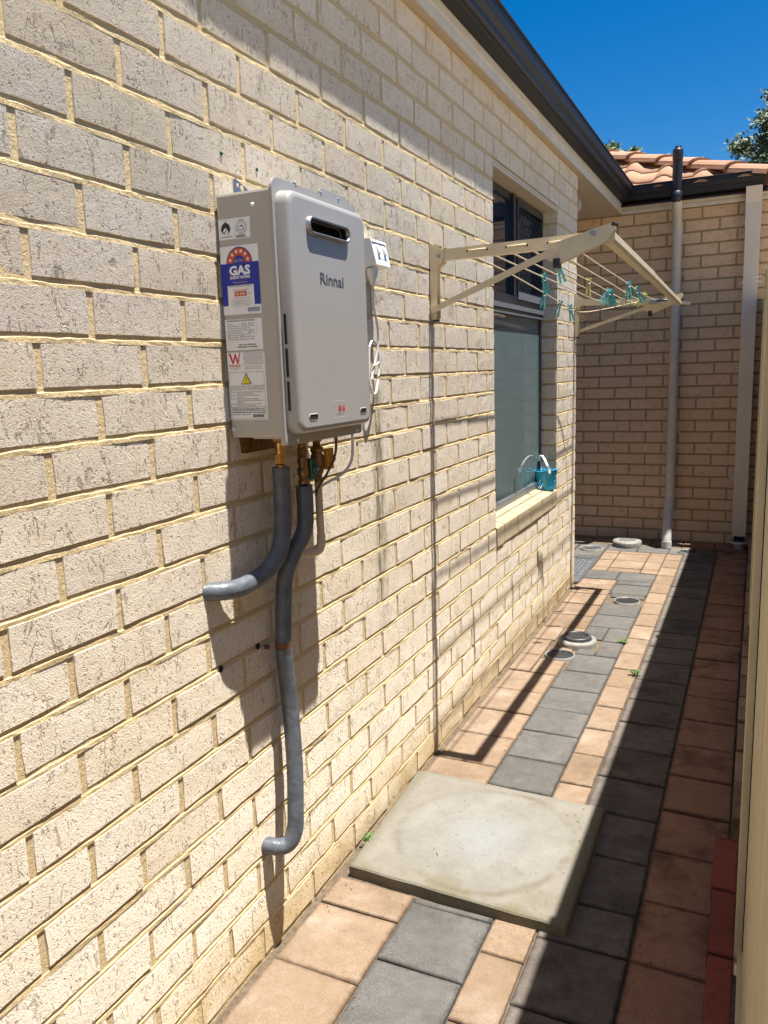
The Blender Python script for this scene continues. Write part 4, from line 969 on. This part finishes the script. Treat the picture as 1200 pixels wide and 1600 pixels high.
def rbar(p, q, w, h, ch=.008):
    p = Vector(p); q = Vector(q); d = (q - p).normalized(); u_ = Vector((0, 0, 1)); u_ = (u_ - d * u_.dot(d)).normalized(); c_ = d.cross(u_)
    prof = [(-w / 2 + ch, -h / 2), (w / 2 - ch, -h / 2), (w / 2, -h / 2 + ch), (w / 2, h / 2 - ch), (w / 2 - ch, h / 2), (-w / 2 + ch, h / 2), (-w / 2, h / 2 - ch), (-w / 2, -h / 2 + ch)]
    vs = [e + c_ * x + u_ * z for e in (p, q) for x, z in prof]
    return vs, [tuple(reversed(range(8))), tuple(range(8, 16))] + [(i, (i + 1) % 8, 8 + (i + 1) % 8, 8 + i) for i in range(8)]
b_.add(*rbar((.585, A0 + .012, 1.776), fbz[1], .042, .036)); b_.add(*rbar((.585, A0 - .006, 1.778), (.585, A0 + .012, 1.776), .034, .030)); b_.build('front_bar', 'line_paint', cl)
B().add(*rbar(fbz[1], (.585, A1 - .0, 1.722), .039, .033)).build('front_bar', 'line_paint', cl)
B().bar((.585, A1, 1.722), (.655, A1 + .0, 1.716), .012, .018).build('bar_stub', 'line_paint', cl)
B().add(*rbar((.585, 3.612, 1.756), (.585, 3.628, 1.756), .044, .038)).build('bar_sleeve', 'line_paint', cl)
zl0, zl1 = 1.764, 1.742
for i, x in enumerate(CX):
    if i == 0: pts_ = [(x, A0 + .03, 1.764), (x, 3.0, 1.752), (x, 3.6, 1.716), (x, 4.0, 1.688), (.125, 4.4, 1.672), (.19, 4.72, 1.695), (.377, A1 - .03, 1.742)]
    else: pts_ = [(x, A0 + .03, zl0), (x, 3.2, zl0 - .010), (x, 3.8, zl0 - .017), (x, 4.4, zl1 - .006), (x, A1 - .03, zl1)]
    B().tube(pts_, .0027, 6, smooth_path=4).build('cord', 'cord', cl)
B().box(.43, .475, A1 - .058, A1 - .030, 1.722, 1.748, .004).box(.45, .47, A1 - .066, A1 - .058, 1.728, 1.742).build('cord_tensioner', 'galv', cl)
B().tube([(.475, A1 - .05, 1.735), (.50, A1 - .06, 1.740), (.53, A1 - .05, 1.736)], .006, 8).build('tensioner_knob', 'black', cl)

# ------------------------------------------------------------------ pegs
def cz(i, y):
    if i == 0:
        tb = [(2.6, 1.764), (3.0, 1.752), (3.6, 1.716), (4.0, 1.688), (4.4, 1.672), (4.72, 1.695)]
    else: tb = [(2.6, zl0), (3.2, zl0 - .010), (3.8, zl0 - .017), (4.4, zl1 - .006), (4.92, zl1)]
    for (a, za), (c, zc) in zip(tb[:-1], tb[1:]):
        if a <= y <= c: return za + (zc - za) * (y - a) / (c - a)
    return tb[-1][1]
def peg_geo():
    """two splayed legs pinched at the top, hanging; axis along x, lying in the x-z plane; origin at the cord"""
    bs = []
    for s in (1, -1):
        b_ = B(); w = .0060
        prof = [(.0015, .012), (.0095, .013), (.0085, .002), (.0045, -.002), (.006, -.012), (.0105, -.060), (.0050, -.062), (.0015, -.022)]
        b_.prism([(s * x, z) for x, z in prof], -w, w, 'y'); bs.append(b_)
    sp = B().tube([(-.006, -.0052, -.010), (0, -.0060, -.013), (.006, -.0052, -.010)], .0012, 5).tube([(-.006, .0052, -.010), (0, .0060, -.013), (.006, .0052, -.010)], .0012, 5)
    return bs, sp
def peg(i, y, mat, label, rz=0, tilt=0, roll=0):
    x = CX[i]; t = thing('clothes_peg', label, 'peg', (x, y, cz(i, y)), 'pegs clipped on the clothesline'); t.rotation_euler = (tilt, roll, R(25) + (rz - R(60)) * .35); t.scale = (1.2, 1.2, 1.1)
    bs, sp = peg_geo(); sv = ORG[t.name]; ORG[t.name] = Vector((0, 0, 0))
    for b_ in bs: b_.build('peg_leg', mat, t)
    sp.build('spring', 'galv', t)
peg(1, 3.345, 'teal', 'teal peg hanging in front of the brick jamb beside the dark window mesh', R(70), R(6), R(-14))
peg(3, 3.02, 'teal', 'teal peg just below the black rubber stop of the near brace', R(50), 0, R(-16))
peg(0, 3.63, 'teal', 'teal peg on the slack cord against the lower window frame corner', R(60), 0, R(8))
peg(0, 3.955, 'teal', 'teal peg on the slack cord, left one of the pair before the wall corner', R(10), R(8), R(20))
peg(0, 4.17, 'teal', 'teal peg on the slack cord, right one of the pair before the wall corner', R(55), 0, R(-12))
peg(0, 4.33, 'peg_cream', 'yellow peg at the end of the slack cord by the far bracket', R(30), R(10), R(-38))
peg(3, 3.60, 'peg_yellow', 'pale yellow peg alone in the middle of the cords', R(60), 0, R(2))
lbl = ('leftmost leaning teal peg of the bunch in the middle', 'second teal peg from the left in the bunch', 'upright teal peg at the centre of the bunch', 'second teal peg from the right in the bunch', 'rightmost teal peg of the bunch in the middle')
for q in range(5): peg(3, 4.09 + .022 * q + (0.0), 'teal', lbl[q], R(40 + 14 * q), R(-6 + 5 * q), R(34 - 15 * q))
peg(4, 4.22, 'peg_cream', 'cream wooden peg just right of the teal bunch', R(60), 0, R(3))
peg(5, 3.855, 'teal', 'upright teal peg on the outer cord, left of the leaning pair', R(62), 0, R(-5))
peg(5, 4.13, 'teal', 'leaning teal peg on the outer cord beside a yellow one', R(60), R(5), R(-32))
peg(5, 4.42, 'peg_yellow', 'yellow peg tipped over on the outer cord near the tensioner', R(60), 0, R(38))

# ------------------------------------------------------------------ bucket on the sill
bk = thing('blue_bucket', 'small blue plastic basket with a white handle on the window sill', 'bucket', (-.046, 4.395, WZ0 + .014))
bc = Vector((-.046, 4.395, WZ0 + .014)); r0, r1, hh, nb = .050, .066, .112, 48
holes = set()
for k0 in (8, 20, 32, 44):
    for (dk, dj) in ((0, 2), (1, 3), (-1, 3), (2, 2), (-2, 2), (0, 4), (1, 5), (-2, 4), (3, 3), (-3, 3), (2, 5), (-1, 1), (1, 1)): holes.add(((k0 + dk) % nb, dj))
vs = []; fs = []; nr = 11
for j in range(nr + 1):
    q = j / nr; rr_ = r0 + (r1 - r0) * q
    for k in range(nb):
        w = 2 * math.pi * k / nb; vs.append(bc + Vector((rr_ * math.cos(w), rr_ * math.sin(w), hh * q + .004 * math.cos(2 * w + .7) * q)))
for j in range(nr):
    for k in range(nb):
        if (k, j) in holes: continue
        fs.append((j * nb + k, j * nb + (k + 1) % nb, (j + 1) * nb + (k + 1) % nb, (j + 1) * nb + k))
bo = B().add(vs, fs, True).build('bucket_body', 'blue', bk); sol = bo.modifiers.new('wall', 'SOLIDIFY'); sol.thickness = .0018
B().lathe(bc, [(r0, .001), (0, .0015)], nb).build('bucket_base', 'blue', bk)
B().tube([bc + Vector((r1 * math.cos(2 * math.pi * k / 32), r1 * math.sin(2 * math.pi * k / 32), hh + .004 * math.cos(4 * math.pi * k / 32 + .7))) for k in range(33)], .0026, 6, cap=False).build('rim', 'blue', bk)
hd_ = B(); n = 18; vs = []
ax = Vector((.55, -.83, 0)).normalized(); ay = Vector((.83, .55, 0)).normalized()
for i in range(n + 1):
    w = math.pi * i / n; c_ = bc + Vector((0, 0, hh - .012)) + ax * (math.cos(w) * .068) + (Vector((0, 0, 1)) * .965 - ay * .26) * (math.sin(w) * .098); 
    wd_ = .0085 - .003 * math.sin(w) + (.004 if 7 < i < 11 else 0); nrm = (ax * math.cos(w) + Vector((0, 0, 1)) * math.sin(w)) * .0014
    vs += [c_ + ay * wd_ + nrm, c_ - ay * wd_ + nrm, c_ - ay * wd_ - nrm, c_ + ay * wd_ - nrm]
fs = [(i * 4 + a, i * 4 + (a + 1) % 4, i * 4 + 4 + (a + 1) % 4, i * 4 + 4 + a) for i in range(n) for a in range(4)]
hd_.add(vs, fs, False)
for s in (1, -1): hd_.lathe(bc + Vector((0, 0, hh - .012)) + ax * (s * .068), [(.010, -.001), (.010, .001)], 14, 'x')
hd_.build('handle', 'handle_white', bk)

# ------------------------------------------------------------------ pipes on the rear wall
vp = thing('vent_pipe', 'round cream vent pipe with a black top rising past the far gutter', 'pipe', (.44, 6.36, 0)); vx = .438
B().tube([(vx, 6.375, 2.31), (vx + .001, 6.375, 1.2), (vx + .003, 6.375, .40)], .034, 24).build('lower_pipe', 'pvc', vp)
B().tube([(vx, 6.375, 2.30), (vx, 6.374, 2.36), (vx, 6.33, 2.43), (vx, 6.275, 2.50), (vx, 6.262, 2.56)], .0335, 24, smooth_path=4).build('offset_bend', 'pvc', vp)
B().tube([(vx, 6.375, 2.33), (vx, 6.375, 2.26)], .0375, 24).build('pipe_socket', 'pvc', vp)
B().tube([(vx + .003, 6.375, .42), (vx + .003, 6.375, .36)], .0375, 24).build('pipe_socket', 'pvc', vp)
B().tube([(vx + .003, 6.375, .40), (vx + .003, 6.370, .35), (vx + .004, 6.33, .28), (vx + .004, 6.245, .16), (vx + .005, 6.20, .06), (vx + .005, 6.192, .01)], .0345, 24, smooth_path=4).build('base_bend', 'white_pipe', vp)
B().tube([(vx + .005, 6.196, .050), (vx + .005, 6.192, .0)], .038, 24).build('base_collar', 'white_pipe', vp)
B().tube([(vx, 6.262, 2.53), (vx, 6.262, 2.80)], .0335, 24).build('black_section', 'black', vp)
B().lathe((vx, 6.262, 2.53), [(.028, -.024), (.038, .0), (.038, .05), (.0335, .052)], 24).build('black_socket', 'black', vp)
b_ = B(); b_.lathe((vx, 6.262, 2.792), [(.0345, 0), (.0362, .008), (.0362, .055), (.034, .07), (.020, .078), (0, .08)], 24); 
for k in range(10):
    w = 2 * math.pi * k / 10; b_.bar((vx + .024 * math.cos(w), 6.262 + .024 * math.sin(w), 2.862), (vx + .016 * math.cos(w), 6.262 + .016 * math.sin(w), 2.885), .005, .004, (math.cos(w), math.sin(w), 0))
b_.build('vent_cowl', 'black', vp)
for z_ in (2.03, .86): B().box(vx - .055, vx + .055, YB - .005, YB - .001, z_ - .011, z_ + .011).lathe((vx, 6.375, z_ - .011), [(.0355, 0), (.0362, .003), (.0362, .019), (.0355, .022)], 24).build('pipe_clip', 'pvc', vp)
dp = thing('downpipe', 'flat rectangular beige downpipe on the far wall by the fence', 'downpipe', (.94, 6.39, 0))
B().box(.890, .988, 6.345, 6.400, .085, 2.31, .004).build('pipe_lower', 'down', dp)
B().box(.887, .991, 6.342, 6.403, 2.305, 2.47, .004).build('pipe_upper', 'down', dp)
B().add([(x, y, z) for (y0, y1, z) in ((6.342, 6.403, 2.465), (6.325, 6.39, GZ0 + .01)) for (x, y) in ((.887, y0), (.991, y0), (.991, y1), (.887, y1))], [(0, 1, 5, 4), (1, 2, 6, 5), (2, 3, 7, 6), (3, 0, 4, 7)]).build('pipe_offset', 'down', dp)
for z_ in (1.93, .52): B().box(.855, .890, YB - .012, YB - .001, z_ - .014, z_ + .014).build('strap_tab', 'down', dp); B().box(.990, 1.012, YB - .012, YB - .001, z_ - .014, z_ + .014).build('strap_tab', 'down', dp); B().box(.888, .9895, 6.3425, 6.3455, z_ - .014, z_ + .014).build('pipe_strap', 'down', dp)
B().bar((.935, 6.341, 1.955), (1.015, 6.341, 1.965), .002, .007).build('paint_mark', 'white', dp); B().bar((.97, 6.341, 1.935), (1.01, 6.341, 1.925), .002, .006).build('paint_mark', 'white', dp)
t = thing('downpipe_drain', 'white round drain cup under the rectangular downpipe', 'drain', (.945, 6.33, 0))
B().lathe((.945, 6.335, 0), [(.035, -.01), (.035, .025), (.062, .035), (.066, .050), (.060, .054), (.052, .04), (.0, .03)], 28).build('cup', 'white_pipe', t); B().box(.905, .975, 6.335, 6.39, .054, .086).build('dark_gap', 'void', t)
sl_ = thing('wall_light', 'small round beige light fitting under the soffit past the wall corner', 'light fitting', (-.02, 5.03, 2.33))
B().lathe((-.035, YC + .002, 2.335), [(.035, 0), (.035, .012), (.03, .02)], 24, 'y').lathe((-.035, YC + .02, 2.335), [(.045, 0), (.048, .03), (.030, .07), (.0, .08)], 24, 'y').build('lamp_body', 'pvc', sl_)

# ------------------------------------------------------------------ drains
def round_drain(x, y, r, label, z=.004, rim='drain_white', raised=False, pit=None, bars='lattice', grate='drain_black'):
    t = thing('floor_drain', label, 'drain', (x, y, 0))
    if pit:
        B().box(pit[0], pit[1], pit[2], pit[3], -.045, -.0085).build('mortar_bed', 'sand', t)
    b_ = B()
    if raised: b_.lathe((x, y, 0), [(r * 1.0, -.03), (r * 1.0, .012), (r * .96, .020), (r * .80, .026), (r * .74, .022), (r * .74, -.03)], 40, cap=False)
    else: b_.lathe((x, y, 0), [(r, -.03), (r, z), (r * .97, z + .002), (r * .92, z + .001), (r * .90, -.03)], 40, cap=False)
    b_.build('rim', rim, t)
    ri = r * (.72 if raised else .90); zt = z + (.026 if raised else .0)
    B().lathe((x, y, -.028 if not raised else .004), [(ri, .0), (0, .0005)], 32).build('drain_throat', 'void', t)
    b_ = B()
    if raised: b_.lathe((x, y, 0), [(ri, .016), (ri, .034), (ri * .95, .040), (ri * .80, .040), (ri * .78, .030)], 36, cap=False); zt = .034; rg = ri * .8
    else: b_.lathe((x, y, 0), [(ri * .995, -.01), (ri * .995, z), (ri * .93, z + .001), (ri * .92, -.008)], 36, cap=False); rg = ri * .93
    nb_ = 3
    for k in range(-nb_ + 1, nb_):
        off = k * rg / nb_ * .98; h_ = math.sqrt(max(rg * rg - off * off, 0))
        for an in ((R(35), R(-50)) if bars == 'lattice' else (R(70),)):
            c_ = Vector((math.cos(an), math.sin(an), 0)); d_ = Vector((-math.sin(an), math.cos(an), 0)); o_ = Vector((x, y, zt - .002)) + d_ * off
            b_.bar(o_ - c_ * h_, o_ + c_ * h_, .0062, .003 if an > 0 else .0027)
    b_.build('grate', grate, t); return t
round_drain(.245, 3.872, .098, 'large raised white ringed drain with a dark lattice grate in the path', raised=True, pit=(.135, .358, 3.79, 3.955))
round_drain(.203, 3.668, .072, 'thin rimmed black grate just in front of the raised white ringed drain', pit=(.12, .265, 3.60, 3.745))
round_drain(.373, 4.685, .076, 'round grate in a square gap of the grey paver row', pit=(.262, .464, 4.61, 4.755))
round_drain(.61, 6.09, .078, 'barred drain half in the fence shadow by the far wall', z=.007, bars='bars')
round_drain(-.075, 5.99, .085, 'drain partly hidden behind the corner of the brick wall', z=.012, grate='grate_grey')
t = thing('inspection_cap', 'thick white concrete ring with a flat grey lid by the far wall', 'drain cover', (.155, 6.19, 0))
B().lathe((.155, 6.195, 0), [(.108, -.01), (.110, .030), (.104, .042), (.070, .047), (.062, .044)], 40, cap=False).build('concrete_ring', 'drain_white', t)
B().lathe((.155, 6.195, 0), [(.063, .04), (.062, .046), (.058, .048), (.02, .048), (.018, .046), (0, .046)], 36).build('lid', 'grate_grey', t)
t = thing('steel_grating', 'expanded steel grating panel in a metal frame beside the wall corner', 'grating', (-.15, 5.35, 0))
b_ = B(); gx0, gx1, gy0, gy1 = -.34, .030, 4.995, 5.70
b_.box(gx1 - .022, gx1, gy0, gy1, -.005, .008); b_.box(gx0, gx1 - .022, gy0, gy0 + .015, -.005, .008); b_.box(gx0, gx1 - .022, gy1 - .012, gy1, -.005, .008); b_.build('grating_frame', 'galv', t)
b_ = B(); nyy = 32
for k in range(nyy):
    y = gy0 + .02 + (gy1 - gy0 - .035) * k / (nyy - 1); pts_ = []
    for i in range(14): pts_.append((gx0 + (gx1 - .022 - gx0) * i / 13, y + (.009 if (i + k) % 2 else -.009), .004))
    b_.tube(pts_, .0026, 4, cap=False)
b_.build('expanded_mesh', 'galv', t); B().box(gx0, gx1 - .022, gy0 + .015, gy1 - .012, -.03, -.0065).build('mat_backing', 'grate_grey', t)
# recess wall behind the corner (seen from a step aside)
B().box(-1.6, -1.5, YC, YB + .1, -.03, ZW).build('recess_wall', 'mortar', None, kind='structure')

# ------------------------------------------------------------------ small plants and litter
def tuft(x, y, z, n, h, label, mat='leaf', spread=.03):
    t = thing('weed', label, 'plant', (x, y, z)); b_ = B()
    for _ in range(n):
        an = rnd.uniform(0, 2 * math.pi); l = h * rnd.uniform(.5, 1); d = Vector((math.cos(an), math.sin(an), 0)); w = Vector((-d.y, d.x, 0)) * .0028; p = Vector((x, y, z)) + d * rnd.uniform(0, .006)
        q = p + d * spread * .5 * rnd.uniform(.5, 1.2) + Vector((0, 0, l * .7)); r_ = p + d * spread * rnd.uniform(.8, 1.3) + Vector((0, 0, l * rnd.uniform(.6, .95)))
        b_.add([p - w * .5, p + w * .5, q + w, q - w, r_], [(0, 1, 2, 3), (3, 2, 4)])
    b_.build('leaves', mat, t)
tuft(.462, 3.945, -.006, 22, .035, 'small grey green weed growing between a grey and an orange paver'); tuft(.577, 3.525, -.006, 20, .045, 'small bright green weed at the edge of the fence shadow')
tuft(.030, 1.90, 0.0, 34, .045, 'tuft of green moss and grass between the wall foot and the slab', spread=.02)
lit = B()
for _ in range(520):
    x = rnd.choice([rnd.uniform(.02, 1.0), rnd.gauss(.245, .01), rnd.gauss(.58, .01), rnd.gauss(.805, .012), rnd.gauss(1.0, .01)]); y = rnd.uniform(1.2, 6.2); s = rnd.uniform(.001, .0034)
    an = rnd.uniform(0, 3.1); z = .0015 if not (.05 < x < .64 and SY0 < y < SY1) else .031
    d = Vector((math.cos(an), math.sin(an), 0)) * s * rnd.uniform(1, 2); w = Vector((-d.y, d.x, 0)) * .4; p = Vector((x, y, z))
    lit.add([p - d, p + w, p + d + Vector((0, 0, s * .5)), p - w], [(0, 1, 2, 3)])
lit.build('leaf_litter', 'dry', None, kind='stuff')

# ------------------------------------------------------------------ trees far behind the roof
def leafmat(name, a, c):
    k = M(name); k.rough(.6); k.col(k.mix(k.rand(), a, c)); return k.m
MT['gum'] = leafmat('gum_leaves', (.045, .075, .025), (.10, .135, .055)); MT['bush'] = leafmat('dense_leaves', (.05, .09, .02), (.11, .15, .04)); MT['bark'] = simple('bark', (.28, .22, .17), .85, grime=.3)
def tree(name, label, base, top, crown, clumps, leaf, mat, seed):
    r = random.Random(seed); t = thing(name, label, 'tree', base); bv = Vector(base)
    b_ = B(); tp = Vector((base[0], base[1], top * .6)); b_.tube([bv, bv.lerp(tp, .5) + Vector((.15, 0, 0)), tp], [.3, .22, .12], 10, smooth_path=3)
    cs_ = []
    for _ in range(clumps):
        while True:
            q = Vector([r.uniform(-1, 1) for _ in range(3)])
            if .25 < q.length < 1: break
        cs_.append((Vector((base[0] + q.x * crown[0], base[1] + q.y * crown[1], top - crown[2] + q.z * crown[2])), r.uniform(.3, .75) * crown[2] * .42))
    for c_, _ in cs_[::3]: b_.tube([tp, tp.lerp(c_, .55) + Vector((0, 0, .2)), c_], [.09, .05, .02], 5)
    b_.build('trunk', 'bark', t)
    f_ = B()
    for c_, rad in cs_:
        for _ in range(leaf):
            q = Vector([r.gauss(0, .45) for _ in range(3)]) * rad; q.z *= .75; p = c_ + q; a = Vector([r.uniform(-1, 1) for _ in range(3)]).normalized(); e = a.orthogonal().normalized()
            s = r.uniform(.04, .10); f_.add([p - a * s, p + e * s * .45, p + a * s, p - e * s * .45], [(0, 1, 2, 3)])
    f_.build('crown', mat, t)
tree('gum_tree', 'grey green eucalyptus rising behind the right end of the tiled roof', (2.3, 26.0, -.05), 9.0, (2.05, 2.0, 2.0), 130, 430, 'gum', 5)
tree('garden_tree', 'green tree top just showing above the left end of the tiled roof', (-3.1, 26.0, -.05), 8.0, (.9, 1.5, 1.2), 34, 300, 'bush', 9)
